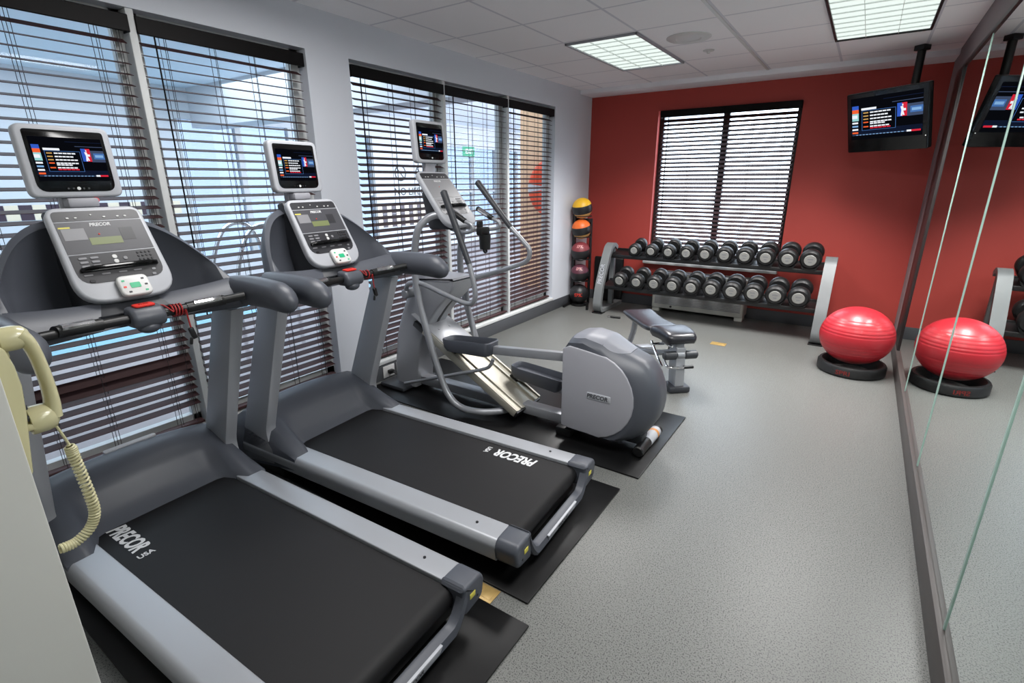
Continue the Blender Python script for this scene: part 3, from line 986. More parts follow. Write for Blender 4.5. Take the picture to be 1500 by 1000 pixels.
# ------------------------------------------------------------------ elliptical trainer
def elliptical():
    t = thing('elliptical_trainer', 'grey elliptical trainer with PRECOR on its rear drum, beside the treadmills', 'elliptical', (0, 2.71, 0.01))
    # rear drum: D-shaped shell
    def D_poly(inset=0.0, x0=1.745, x1=2.335, z0=.075, z1=.70):
        pts = [(x0 + inset, z0 + .03 + inset), (x0 + inset, z1 - .075)]
        pts += [(x0 + .035 + inset, z1 - .018 - inset), (x0 + .13, z1 - inset), (x0 + .24, z1 - .012 - inset), (x0 + .36, z1 - .07 - inset)]
        cx, cz = x1 - .24, .345
        for k in range(0, 13):
            a = R(58 - k * 12.2)
            pts.append((cx + (.24 - inset) * math.cos(a), cz + (.285 - inset) * math.sin(a)))
        pts += [(x1 - .36, z0 + inset * .7), (x0 + .12, z0 + inset * .7)]
        return pts
    N = 20

    def shell_inset(y):
        return .105 * max(0, (abs(y) / .165 - .15) / .85) ** 2.6

    def shell_profile(y):
        base = D_poly(0)
        ins = shell_inset(y)
        cx, cz = 1.99, .36
        out = []
        for x, z in base:
            w = min(1, max(0, (x - 1.80) / .42)); w = w * w * (3 - 2 * w)
            f = ins * (.30 + .70 * w)
            d = Vector((max(0, x - cx) , z - cz)); d = d.normalized() if d.length > 1e-4 else Vector((0, 0))
            out.append((x - d.x * f, z - d.y * f * (1 if z > cz else .25)))
        return out
    rg = []
    for k in range(N + 1):
        y = -.165 + .33 * k / N
        rg.append([(x, y, z) for x, z in shell_profile(y)])
    MB().add(loft(rg)).build('drum_shell', 'grey_plastic', t, 50)
    for s in (-1, 1):
        pl = [(1.745, .10), (1.745, .610), (1.79, .634), (1.90, .622)]
        cx, cz = 1.945, .345
        for k in range(0, 13):
            a = R(72 - k * 12.4)
            pl.append((cx + .268 * math.cos(a), cz + .272 * math.sin(a)))
        pl += [(1.93, .086), (1.80, .090)]
        y0, y1 = sorted((s * .155, s * .172))
        sp = MB().add(prism(pl, y0, y1, 'y', .007, 3)).build('side_panel', 'mid_plastic', t)
        F = frame((2.00, s * .173, .345), (-s * -1 if s < 0 else -1, 0, 0), (0, 0, 1)) if s > 0 else frame((1.995, -.173, .345), (1, 0, 0), (0, 0, 1))
        MB().add(plate(rrect(.155, .042, .008), -.004, .002, .0015), F).build('name_plate', 'light_plastic', sp)
        MB().add(textbm('PRECOR', .036, .001, .15, .001, width=1.0), F @ Matrix.Translation((-.008, -.001, .002))).build('lettering', 'grey_print', sp)
    # lid on top of the drum, flush with the shell
    def shell_top(x, y):
        pr = shell_profile(y)[1:9]
        for (xa, za), (xb, zb) in zip(pr, pr[1:]):
            if xa <= x <= xb:
                return za + (zb - za) * (x - xa) / (xb - xa)
        return pr[-1][1]
    rg = []
    for k in range(19):
        u = k / 18
        x = 1.775 + .36 * u
        hw = .128 * (1 - max(0, (u - .62) / .38) ** 2.2 * .55) * (.93 + .07 * min(1, u / .1))
        row = [(x, -hw, shell_top(x, hw) - .01)]
        for q in range(-5, 6):
            y = hw * q / 5
            row.append((x, y, shell_top(x, y) + (.004 if abs(q) < 5 else .0015)))
        row.append((x, hw, shell_top(x, hw) - .01))
        rg.append(row)
    MB().add(loft(rg)).build('drum_lid', 'lid', t, 45)
    # rear roller foot with a decal
    rf = MB().cyl((2.245, -.13, .036), (2.245, .23, .036), .034, 20, bev=.006).build('rear_foot', 'black', t)
    MB().cyl((2.245, .02, .036), (2.245, .195, .036), .0358, 20).build('decal', 'light_plastic', rf)
    MB().cyl((2.245, .135, .036), (2.245, .16, .036), .0362, 20).build('decal_amber', 'amber', rf)
    MB().box(2.12, 2.24, -.05, .05, .04, .10, .01).build('foot_bracket', 'dark_plastic', t)
    # base beam
    MB().box(.30, 1.85, -.045, .045, .03, .10, .01).build('base_beam', 'tube', t)
    MB().box(1.69, 1.80, -.14, .14, .0, .06, .012).build('rear_cross_foot', 'black', t)
    # front tower
    rg = []
    prof = [(.02, .16, .40, .10), (.20, .165, .43, .10), (.42, .21, .495, .105), (.51, .24, .54, .105), (.60, .275, .60, .105), (.70, .325, .682, .108), (.78, .375, .765, .112), (.86, .43, .845, .12), (.915, .49, .86, .12)]
    for z, xa, xb, hw in prof:
        rg.append([(x, y, z) for x, y in rpoly([(xa, -hw), (xb, -hw), (xb, hw), (xa, hw)], [.07, .02, .02, .07], 4)])
    MB().add(loft(rg)).build('front_tower', 'silver', t, 40)
    P = spline([(.515, 0, .455), (.54, 0, .51), (.60, 0, .60), (.682, 0, .70), (.765, 0, .78)], 5)
    rg = []
    for k, p in enumerate(P):
        tg = (P[min(k + 1, len(P) - 1)] - P[max(k - 1, 0)]).normalized()
        nn = Vector((tg.z, 0, -tg.x))
        w = .004 + .010 * math.sin(math.pi * min(1, k / (len(P) - 1) * .9 + .05)) ** .6
        a, b = p - nn * .004, p + nn * .0025
        rg.append([(a.x, -w, a.z), (b.x, -w, b.z), (b.x, w, b.z), (a.x, w, a.z)])
    MB().add(loft(rg)).build('tower_slot', 'black', t)
    MB().add(prism(rpoly([(.46, .895), (.80, .905), (.86, .935), (.52, .935)], .012), -.125, .125, 'y', .008)).build('tower_cap', 'mid_plastic', t)
    MB().box(.10, .36, -.20, .20, .0, .035, .012).build('front_foot', 'dark_plastic', t)
    # ramp: wide aluminium extrusion with two wheel tracks
    a = Vector((.58, 0, .545)); bb = Vector((1.395, 0, .085))
    dx = (bb - a).normalized()
    L = (bb - a).length
    F = frame(a, dx, (0, 1, 0))
    mb = MB()
    mb.box(0, L, -.155, .155, -.014, 0.0, .003, Mx=F)
    for y in (-.150, -.085, .085, .150):
        mb.box(0, L, y - .008, y + .008, 0, .012, .003, Mx=F)
    mb.box(0, L, -.16, -.150, -.045, .004, .003, Mx=F); mb.box(0, L, .150, .16, -.045, .004, .003, Mx=F)
    mb.build('ramp', 'aluminium', t)
    MB().box(-.11, L - .02, -.148, .148, -.055, -.012, .004, Mx=F).box(L - .006, L + .012, -.15, .15, -.05, -.004, .004, Mx=F).build('ramp_tray', 'dark_metal', t)
    MB().box(-.16, .235, -.146, .146, .008, .017, .003, Mx=F).cyl((.06, -.06, .016), (.06, -.06, .021), .008, 12, Mx=F).cyl((.06, .06, .016), (.06, .06, .021), .008, 12, Mx=F).build('ramp_cover', 'silver', t)
    MB().box(1.30, 1.34, -.11, .11, .02, .10, .006).build('ramp_bracket', 'dark_metal', t)
    # pedal arms, pedals, swing arms, side frames; s=-1 near (front and high), +1 far (rear and low)
    for s in (-1, 1):
        if s < 0:
            hinge, wheel = Vector((1.76, s * .125, .545)), Vector((.79, s * .115, .445))
            pc, ptl = Vector((.985, s * .125, .470)), R(-3)
        else:
            hinge, wheel = Vector((1.80, s * .125, .20)), Vector((1.17, s * .115, .235))
            pc, ptl = Vector((1.40, s * .125, .245)), R(6)
        d = (hinge - wheel)
        ang = math.atan2(d.z, d.x)
        Fb = Matrix.Translation(wheel) @ Matrix.Rotation(-ang, 4, 'Y')
        MB().box(.05, d.length, -.022, .022, -.032, .026, .006, Mx=Fb).build('pedal_arm', 'tube', t)
        MB().cyl((wheel.x + .03, wheel.y - .025, wheel.z - .03), (wheel.x + .03, wheel.y + .025, wheel.z - .03), .034, 20, bev=.005).build('ramp_wheel', 'black', t)
        Fp = Matrix.Translation(pc) @ Matrix.Rotation(ptl, 4, 'Y')
        ol = rpoly([(-.215, -.055), (-.15, -.075), (.20, -.075), (.215, -.04), (.215, .04), (.20, .075), (-.15, .075), (-.215, .055)], .03, 4)
        n = len(ol)
        sc = lambda f, z: [(x * f, y * f, z + .012 * (1 if x > 0.17 else 0) * (1 if z > .03 else 0)) for x, y in ol]
        MB().add(loft([sc(.88, -.035), sc(.97, -.01), sc(1.0, .045), sc(.97, .052), sc(.93, .045), sc(.90, .012), sc(.2, .010)]), Fp).build('pedal', 'grey_plastic', t, 40)
        # swing arm: pivot on tower cap, bends forward then up to a long grip
        yo = s * (.235 if s < 0 else .24)
        if s < 0:
            pts = [(.455, s * .185, .80), (.485, s * .205, .865), (.56, s * .225, .898), (.68, yo, .90), (.86, yo, .855), (1.06, yo, .812), (1.125, yo, .85), (1.125, yo, .94), (1.085, yo, 1.085)]
            g0, g1 = (1.09, yo, 1.07), (.895, yo, 1.525)
        else:
            pts = [(.70, s * .17, .865), (.77, s * .20, .885), (.93, yo, .935), (1.16, yo, 1.015), (1.235, yo, 1.06), (1.245, yo, 1.125), (1.20, yo, 1.175), (1.085, yo, 1.275)]
            g0, g1 = (1.095, yo, 1.265), (.80, yo, 1.58)
        sa = MB().tube(pts, .0165, 14).build('swing_arm', 'tube', t)
        MB().cyl(g0, g1, .019, 16, bev=.008, r2=.0225).build('grip', 'dark_plastic', sa)
        px, pz = pts[0][0], pts[0][2]
        MB().cyl((px, s * .09, pz), (px, s * .21, pz), .036, 20, bev=.008).build('pivot', 'tube', t)
        # lower link from pedal to the front of the base
        if s < 0:
            lk = [(1.215, s * .165, .435), (1.19, s * .165, .385), (1.13, s * .165, .345), (.9, s * .165, .262), (.35, s * .165, .065)]
        else:
            lk = [(.72, s * .20, .86), (.69, s * .23, .72), (.75, s * .22, .40), (.80, s * .2, .25)]
        MB().tube(lk, .0125, 12).build('link_rod', 'tube', t)
        # side frame: from under the console, out and down to a foot loop and back to the base
        yf = s * .245
        fr = [(.80, s * .10, 1.345), (.75, s * .15, 1.365), (.70, s * .20, 1.335), (.655, yf, 1.25), (.615, yf, 1.03), (.635, yf, .79), (.70, yf, .55), (.78, yf, .31), (.865, yf, .13), (.98, yf, .052), (1.14, s * .22, .046), (1.26, s * .13, .052), (1.31, s * .04, .06)]
        MB().tube(fr, .024, 14).build('side_frame', 'tube', t)
    # console mast, panel, screen, pulse grips
    MB().add(prism(rpoly([(.64, 1.26), (.84, 1.27), (.80, 1.33), (.62, 1.55), (.58, 1.50)], .02), -.11, .11, 'y', .015)).build('console_back', 'dark_plastic', t)
    console(t, (.872, 0, 1.295), (-.30, 0, .37), .345, .30, .455, face='panel_light', pad=False, lcd=False)
    MB().box(.545, .585, -.05, .05, 1.60, 1.72, .01).build('screen_bracket', 'mid_plastic', t)
    cardio_tv(t, .575, .0, 1.835, .305, .272, R(4))
    for s in (-1, 1):
        pg = MB().tube([(.80, s * .06, 1.27), (.90, s * .11, 1.262), (1.0, s * .145, 1.262), (1.055, s * .15, 1.28), (1.05, s * .15, 1.312), (.985, s * .15, 1.338)], .0125, 12).build('pulse_bar', 'tube', t)
        MB().cyl((1.0, s * .15, 1.333), (.865, s * .15, 1.400), .0175, 14, bev=.004).build('pulse_grip', 'black', pg)
        MB().cyl((.97, s * .143, 1.352), (.885, s * .143, 1.395), .0155, 12, bev=.003).build('pulse_contact', 'chrome', pg)
    bh = MB()
    bh.add(cube(.05, .10, .055, .012), Matrix.Translation((.985, .055, 1.255)))
    bh.add(lathe([(.034, 0), (.037, 0), (.041, .10), (.036, .10), (.034, 0)], 20), Matrix.Translation((1.0, .055, 1.135)))
    bh.add(cube(.03, .05, .05, .012), Matrix.Translation((.97, .04, 1.30)))
    bh.add(lathe([(.010, -.006), (.020, -.006), (.020, .006), (.010, .006), (.010, -.006)], 16), Matrix.Translation((1.0, .055, 1.125)) @ Matrix.Rotation(R(70), 4, 'Y'))
    bh.build('bottle_holder', 'black', t)
    return t


elliptical()


# ------------------------------------------------------------------ dumbbell rack
RK = thing('dumbbell_rack', 'two-tier black dumbbell rack with silver end frames along the red wall', 'rack', (1.77, 5.95, 0))
for s, xc in ((-1, .555), (1, 2.94)):
    path = [(6.33, .03), (5.70, .03), (5.655, .10), (5.70, .33), (5.83, .62), (5.93, .80), (6.02, .835), (6.10, .78)]
    pts = fillet([(0, y - 5.95, z) for y, z in path], .07, 5)
    # flat strap swept along the path
    rg = []
    for i, p in enumerate(pts):
        tg = (pts[min(i + 1, len(pts) - 1)] - pts[max(i - 1, 0)]).normalized()
        nn = Vector((0, -tg.z, tg.y))
        h = .024
        x0, x1 = xc - 1.77 - .052, xc - 1.77 + .052
        rg.append([(x0, (p + nn * h).y, (p + nn * h).z), (x1, (p + nn * h).y, (p + nn * h).z), (x1, (p - nn * h).y, (p - nn * h).z), (x0, (p - nn * h).y, (p - nn * h).z)])
    fr_ = MB().add(loft(rg)).build('end_frame', 'rack_silver', RK)
    if s < 0:
        a_, b_ = Vector((0, -.20, .42)), Vector((0, -.12, .62))
        tg = (b_ - a_).normalized(); nn = Vector((0, -tg.z, tg.y))
        MB().add(textbm('PRECOR', .075, .001, .15, .001, width=.9), frame((xc - 1.77, (a_ + b_).y / 2 - .028, .50), -tg, (1, 0, 0)) if False else frame(Vector((xc - 1.77, -.188, .475)) + nn * .0262, tg, (-1, 0, 0))).build('lettering', 'light_plastic', fr_)
    MB().box(xc - 1.80, xc - 1.74, .09, .15, .03, .80, .008).build('rear_post', 'rack_silver', fr_)
    MB().box(xc - 1.835, xc - 1.705, -.30, -.18, 0, .012, .004).build('foot_pad', 'black', fr_)
TILT = R(-13)
TOPZ, BOTZ = .80, .44
for nm, yf, zc in (('upper_shelf', 5.88, TOPZ), ('lower_shelf', 5.69, BOTZ)):
    mb = MB()
    ty = math.sin(-TILT)
    for dy, dzz in ((.06, -.075), (.27, -.020)):
        mb.box(-1.19, 1.15, yf + dy - 5.95 - .02, yf + dy - 5.95 + .02, zc + dzz - .055, zc + dzz - .010, .006)
    T_ = Matrix.Translation((-.02, yf - 5.95 + .165, zc - .072)) @ Matrix.Rotation(-TILT, 4, 'X')
    mb.box(-1.17, 1.13, -.125, .125, -.004, .004, .002, Mx=T_)
    for k in range(10):
        x = (.90 + (2.76 - .90) * k / 9 if nm == 'upper_shelf' else .81 + (2.725 - .81) * k / 9) - 1.77
        for dy, dzz in ((.06, -.075), (.27, -.020)):
            cup = rpoly([(-.085, .035), (-.06, -.012), (.06, -.012), (.085, .035), (.07, .035), (.05, .002), (-.05, .002), (-.07, .035)], .012, 3)
            mb.add(prism([(x + a, zc + dzz + b) for a, b in cup], yf + dy - 5.95 - .03, yf + dy - 5.95 + .03, 'y'))
    mb.build(nm, 'black', RK)
ORD = ['first', 'second', 'third', 'fourth', 'fifth', 'sixth', 'seventh', 'eighth', 'ninth', 'tenth']


def dumbbell(label, x, y, z, rh, group):
    """axis local Y, front cap at y=0"""
    t = thing('dumbbell', label, 'dumbbell', (x, y, z), 0, group)
    t.rotation_euler = (-TILT, 0, 0)
    hl = .052 + rh * .45
    ln = .115 + 2 * hl
    b = rh * .16
    Q = Matrix.Rotation(R(-90), 4, 'X')
    for y0 in (0.0, ln - hl):
        MB().add(lathe([(0, 0), (rh * .80, 0), (rh * .96, b), (rh, b * 2), (rh, hl - b * 2), (rh * .96, hl - b), (rh * .80, hl), (0, hl)], 32), Matrix.Translation((0, y0, 0)) @ Q).build('weight_head', 'rubber', t)
    MB().add(lathe([(.016, hl - .004), (.016, hl + .02), (.0185, ln / 2), (.016, ln - hl - .02), (.016, ln - hl + .004)], 20), Q).build('handle', 'dark_metal', t)
    cr = rh * .56
    cp = MB().add(lathe([(0, -.004), (cr * .94, -.004), (cr, -.001), (cr, .003), (0, .003)], 28), Q).build('end_cap', 'capgrey', t)
    mk = MB()
    for yy, ww in ((.012, .9), (-.016, .55)):
        mk.box(-cr * ww * .5, cr * ww * .5, -.0046, -.0038, yy * cr / .05 - .006 * cr / .05, yy * cr / .05 + .006 * cr / .05)
    mk.build('cap_print', 'button', cp)
    return t


ORDW = ['leftmost', 'second from the left', 'third from the left', 'fourth from the left', 'fifth from the left', 'fifth from the right', 'fourth from the right', 'third from the right', 'second from the right', 'rightmost']
for k in range(10):
    f = k / 9
    dumbbell('black dumbbell on the upper rack shelf, %s in its row' % ORDW[k], .90 + 1.86 * f, 5.88, TOPZ + .012 - .027 * (1 - f), .074 + .027 * f, 'dumbbells on the upper rack shelf')
for k in range(10):
    f = k / 9
    dumbbell('black dumbbell on the lower rack shelf, %s in its row' % ORDW[k], .81 + 1.915 * f, 5.69, BOTZ + .012 - .015 * (1 - f), .089 + .015 * f, 'dumbbells on the lower rack shelf')


# ------------------------------------------------------------------ medicine balls and their tree
TX, TY = .155, 5.95
t = thing('ball_tree', 'black upright rack holding the five medicine balls in the corner', 'rack', (TX, TY, 0))
BZL = [1.26, 1.0, .715, .43, .15]
mb = MB(); mb.box(-.13, -.09, .0, .04, .02, 1.19, .004); mb.box(.07, .10, .09, .12, .02, 1.13, .004); mb.box(-.12, .09, .05, .09, 1.08, 1.13, .004)
mb.build('post', 'black', t)
for z in BZL[:4]:
    rr = MB(); zz = z - .098
    ring = [(.085 * math.cos(a), .085 * math.sin(a), zz) for a in [2 * math.pi * k / 20 for k in range(20)]]
    rr.tube(ring, .006, 8, None, None, True, 2, True)
    rr.tube([(-.11, .02, zz), (-.083, .015, zz)], .007, 8, None, None, False); rr.tube([(.083, .02, zz), (.085, .10, zz)], .007, 8, None, None, False); rr.tube([(.08, -.02, zz), (.15, -.03, zz + .004)], .006, 8, None, None, False)
    rr.build('ball_ring', 'black', t)
mb = MB()
mb.tube([(-.125, .02, .02), (-.10, -.24, .018)], .017, 10, None, None, False); mb.tube([(.08, .1, .02), (.22, -.20, .018)], .017, 10, None, None, False)
mb.box(-.13, .12, 0.0, .05, .004, .045, .006); mb.cyl((0, 0, .004), (0, 0, .03), .10, 24)
mb.build('base', 'black', t)


def medball(label, z, r, cols, txt, tcol, rot):
    """cols: (cap colour, band colour, lower colour)"""
    b = bmesh.new()
    bmesh.ops.create_uvsphere(b, u_segments=40, v_segments=28, radius=r)
    t = thing('medicine_ball', label, 'ball', (TX, TY, z), 0, 'medicine balls on the tree')
    mb = MB()
    idx = [mb.mi(c) for c in cols]
    me = bpy.data.meshes.new('t')
    for f in b.faces:
        c = f.calc_center_median() / r
        f.material_index = idx[0] if c.z > .36 else (idx[2] if c.z < -.42 else idx[1])
    b.transform(rot)
    b.to_mesh(me); b.free(); mb.bm.from_mesh(me); bpy.data.meshes.remove(me)
    # thin seam grooves
    o = mb.build('ball_skin', None, t, 180)
    if txt:
        tb = textbm(txt, r * .46, .0, 0, .002)
        dirx = Vector((.93, -.36, 0)); n = Vector((.36, -.93, 0))
        for v in tb.verts:
            ax, el = v.co.x / r, v.co.y / r + tcol[1]
            d = (n * math.cos(ax) + Vector((-n.y, n.x, 0)) * math.sin(ax)) * math.cos(el) + Vector((0, 0, math.sin(el)))
            v.co = d * (r + .0012)
        MB().add(tb, None, tcol[0]).build('lettering', None, o)
    return t


tl = lambda a, b: Matrix.Rotation(R(a), 4, 'X') @ Matrix.Rotation(R(b), 4, 'Y')
medball('black medicine ball with yellow panels, top of the tree', BZL[0], .128, ('ball_yellow', 'ball_black', 'ball_tan'), None, None, tl(14, -4))
medball('black medicine ball with orange panels, second on the tree', BZL[1], .125, ('ball_orange', 'ball_black', 'ball_tan'), None, None, tl(14, -4))
medball('maroon and black medicine ball in the middle of the tree', BZL[2], .124, ('ball_maroon', 'ball_black', 'ball_black'), 'SPRI', ('ball_pink', .62), tl(14, 3))
medball('plum and black medicine ball, second from the bottom', BZL[3], .122, ('ball_plum', 'ball_black', 'ball_black'), 'SPRI', ('ball_pink', .62), tl(14, 3))
medball('all-black medicine ball with red SPRI lettering, bottom of the tree', BZL[4] + .006, .126, ('ball_black', 'ball_black', 'ball_black'), 'SPRI', ('ball_redprint', .02), tl(14, 3))
t = MB().box(-.22, .20, -.022, .022, 0, .60, .02, seg=3).build('leaning_panel', 'black')
t.location = (.38, 6.392, .006)
tag(t, 'black slab standing against red wall behind the ball tree', 'panel')
t = thing('loose_grip', 'short black and chrome grip lying on the floor before the rack', 'grip', (.80, 5.56, .0))
MB().cyl((-.02, 0, .014), (.10, .02, .014), .013, 14, bev=.003).build('grip_sleeve', 'black', t)
MB().cyl((-.055, -.006, .014), (-.018, 0, .014), .011, 14, bev=.003).build('grip_end', 'chrome', t)

# ------------------------------------------------------------------ air conditioner under the back window
t = thing('wall_air_conditioner', 'off-white air conditioner under the window behind the dumbbells', 'air conditioner', (1.61, 6.31, 0.045))
MB().box(-.545, .545, -.115, .124, 0, .45, .018, seg=3).build('cabinet', 'ac', t)
mb = MB()
for k in range(6): mb.box(-.51, .51, -.121, -.112, .06 + k * .018, .069 + k * .018, .002)
mb.box(-.48, .30, -.10, .05, .448, .453, .001)
mb.build('grille', 'mid_plastic', t)
MB().add(lathe([(0, 0), (.014, 0), (.014, .003), (0, .003)], 16), Matrix.Translation((-.30, -.115, .035)) @ Matrix.Rotation(R(90), 4, 'X')).build('badge', 'grey_print', t)
MB().box(.45, .54, -.10, .05, -.045, .004, .006).box(-.54, -.45, -.10, .05, -.045, .004, .006).build('feet', 'ac', t)

# ------------------------------------------------------------------ exercise ball on its ring
t = thing('exercise_ball_stand', 'black ring stand under the red exercise ball', 'ball stand', (3.255, 5.03, 0))
MB().add(lathe([(.17, .005), (.235, 0), (.255, .012), (.255, .075), (.245, .092), (.225, .095), (.19, .06), (.17, .005)], 56)).build('ring', 'rubber', t)
tb = textbm('SPRI', .052, .0, 0, .001, width=1.15)
for v in tb.verts:
    a = R(-102) + v.co.x / .256
    v.co = Vector((.2562 * math.cos(a), .2562 * math.sin(a), .042 + v.co.y))
MB().add(tb, None, 'dark_red').build('lettering', None, t)
prof = []
for k in range(121):
    a = -math.pi / 2 + math.pi * k / 120
    r_, z_ = .275 * math.cos(a), .245 * math.sin(a)
    g = 0
    for gz in (.155, .125, .098, .070, .045, -.05, -.08, -.11, -.14):
        g += .0030 * math.exp(-((z_ - gz) / .0032) ** 2)
    prof.append((max(0, r_ - g), z_))
t = MB().add(lathe(prof, 72)).build('exercise_ball', 'ball_red', None, 180)
t.location = (3.25, 5.04, .318)
tag(t, 'large red ridged exercise ball beside the mirror wall', 'exercise ball')


# ------------------------------------------------------------------ adjustable bench
def bench():
    F0, R0 = Vector((2.135, 3.745, 0)), Vector((1.50, 4.45, 0))
    d = (F0 - R0)
    t = thing('weight_bench', 'adjustable weight bench with black pads behind the elliptical drum', 'bench', R0, math.atan2(d.y, d.x))
    t.scale = (.95, .95, .95)

    def pad(nm, x0, x1, z, w0, w1, th, dish, mid=None, tilt=0.0):
        rg = []
        N = 18
        for k in range(N + 1):
            u = k / N
            x = x0 + (x1 - x0) * u
            e = (1 - abs(2 * u - 1) ** 6) ** .5 if 0 < u < 1 else .0
            w = (w0 + (w1 - w0) * u)
            if mid: w *= 1 - mid * math.sin(math.pi * u) ** 2
            hh = max(.004, th * (.35 + .65 * e)); ww = w * (.82 + .18 * e)
            zz = z + tilt * (x - x0) - dish * math.sin(math.pi * u)
            rg.append([(x, yy * ww, zz + c * hh) for yy, c in rpoly([(-.5, -.5), (.5, -.5), (.5, .5), (-.5, .5)], .16, 4)] if False else
                      [(x, a * ww, zz + b * hh) for a, b in [(-.5, -.15), (-.5, .2), (-.46, .40), (-.36, .5), (0, .47), (.36, .5), (.46, .40), (.5, .2), (.5, -.15), (.44, -.5), (-.44, -.5)]])
        MB().add(loft(rg)).build(nm, 'seat', t, 60)
    pad('back_pad', 0.0, .66, .448, .31, .30, .055, .02, .10)
    pad('seat_pad', .69, 1.02, .448, .33, .25, .095, -.016, 0)
    MB().box(.02, .64, -.035, .035, .37, .425, .008).box(.66, .98, -.035, .035, .36, .41, .008).build('pad_rail', 'tube', t)
    MB().tube([(.06, -.02, .40), (.02, -.02, .25), (-.05, -.02, .12), (-.08, -.02, .04)], .028, 12).build('rear_leg', 'tube', t)
    MB().box(-.13, -.03, -.22, .22, 0, .05, .012).build('rear_foot', 'tube', t)
    MB().tube([(-.06, 0, .06), (.3, 0, .12), (.7, 0, .24), (.93, 0, .34)], .026, 10).build('spine', 'tube', t)
    MB().add(prism(rpoly([(.90, .05), (1.03, .05), (1.0, .38), (.86, .38)], .012), -.04, .04, 'y', .008)).build('front_column', 'silver', t)
    MB().box(.88, 1.05, -.09, .09, 0, .055, .016).build('front_foot', 'dark_plastic', t)
    ft = MB().cyl((.99, -.03, .315), (.99, .03, .315), .03, 16).build('roller_axle', 'tube', t)
    for s in (-1, 1):
        MB().cyl((.99, s * .03, .315), (.99, s * .145, .315), .036, 20, bev=.012).build('foam_roller', 'dark_plastic', ft)
    hb = MB().tube([(.80, -.05, .235), (.92, -.09, .225), (1.02, -.10, .222), (1.03, .02, .222), (1.03, .10, .222)], .011, 10).build('adjust_bar', 'chrome', t)
    MB().cyl((1.03, .02, .222), (1.03, .10, .222), .0145, 14).build('adjust_grip', 'black', hb)
    MB().tube([(.72, -.13, .33), (.72, .13, .33)], .012, 10, None, None, False).tube([(.86, -.10, .395), (.98, -.10, .40), (1.02, -.09, .40)], .010, 10).tube([(.55, -.06, .30), (.70, -.06, .20), (.78, -.05, .14)], .012, 10).build('adjust_lever', 'chrome', t)
    MB().add(lathe([(.02, -.012), (.055, -.012), (.055, .012), (.02, .012), (.02, -.012)], 24), Matrix.Translation((.84, 0, .30)) @ Matrix.Rotation(R(90), 4, 'X')).build('adjust_cam', 'black', t)


bench()

# ------------------------------------------------------------------ floor plates, outlets
for lb, x, y, sx, sy in (('brass floor outlet cover on open floor before the dumbbell rack', 2.12, 5.19, .145, .10), ('brass floor outlet cover half hidden between the two treadmill mats', 2.095, 1.2475, .13, .075)):
    t = thing('floor_outlet_cover', lb, 'floor outlet', (x, y, 0))
    MB().box(-sx / 2, sx / 2, -sy / 2, sy / 2, 0, .004, .0015).build('cover_plate', 'brass', t)
    MB().box(-sx / 2 + .012, -.004, -sy / 2 + .012, sy / 2 - .012, .003, .0055, .001).box(.004, sx / 2 - .012, -sy / 2 + .012, sy / 2 - .012, .003, .0055, .001).build('cover_lid', 'brass', t)
for lb, y in (('wall outlet with black plug left of the elliptical tower', 2.685), ('second wall outlet by the elliptical tower, nearer red wall', 2.835)):
    t = thing('wall_outlet', lb, 'outlet', (.014, y, .062), 0, 'outlets under the window')
    MB().box(0, .007, -.062, .062, -.045, .055, .003).build('face_plate', 'white_plastic', t)
    MB().box(.006, .045, -.02, .03, -.015, .02, .008).build('plug', 'black', t)
    MB().tube([(.045, .01, 0), (.07, .03, -.02), (.08, .09, -.035), (.08, .15, -.045)], .005, 8).build('plug_cord', 'black', t)

# ------------------------------------------------------------------ wall television on its ceiling pole
TV = thing('wall_television', 'black flat television hung near the mirror on the red wall side', 'television', (3.142, 5.564, 2.10), R(-38))
F = Matrix.Rotation(R(-15.85), 4, 'X')            # local: x right, faces -y, tilts down
F = frame((0, 0, 0), (1, 0, 0), Vector((0, -math.sin(R(15.85)), math.cos(R(15.85)))))
mb = MB().add(plate(rrect(.70, .50, .014), -.052, .0, .008), F @ Matrix.Translation((0, -.035, 0)))
mb.add(plate(rrect(.55, .36, .04), -.09, -.05, .015), F @ Matrix.Translation((0, -.02, 0)))
bd = mb.build('television_body', 'gloss_black', TV)
screen(.62, .348, 'television_picture', TV, F @ Matrix.Translation((0, 0.0, .0008)))
MB().add(lathe([(0, 0), (.004, 0), (.004, .002), (0, .002)], 10), F @ Matrix.Translation((.335, -.18, .0)), 'white_plastic').build('indicator', None, TV)
MB().box(-.10, .10, .08, .13, -.12, .12, .01).build('mount_plate', 'black', TV)
pl = MB()
pl.tube([(0, .10, 0), (0, .20, .03), (.0, .27, .12)], .022, 12)
pl.cyl((0, .27, .08), (0, .27, .549), .030, 16); pl.box(-.042, .042, .228, .312, .51, .552, .006)
pl.build('ceiling_pole', 'black', TV)


# ------------------------------------------------------------------ wall telephone, foreground left
PH = thing('wall_telephone', 'cream wall telephone on the near wall, its handset hanging vertically', 'telephone', (1.70, .145, 1.0))
bs = [(0, -.02), (.012, .0), (.020, .06), (.030, .13), (.036, .19), (.034, .235), (.028, .27), (.016, .285), (0, .285)]
o = MB().add(prism(bs, -.045, .045, 'x', .006, 2)).build('telephone_base', 'cream', PH)
MB().box(-.05, -.0, .020, .040, .24, .27, .005).box(-.03, .03, .02, .05, .085, .10, .004).build('cradle', 'cream', PH)
k = MB()
for i in range(4):
    for j in range(3): k.box(-.024 + j * .018, -.012 + j * .018, .030, .037, .105 + i * .026 - .0, .117 + i * .026, .002)
k.build('keypad_buttons', 'grey_print', PH)
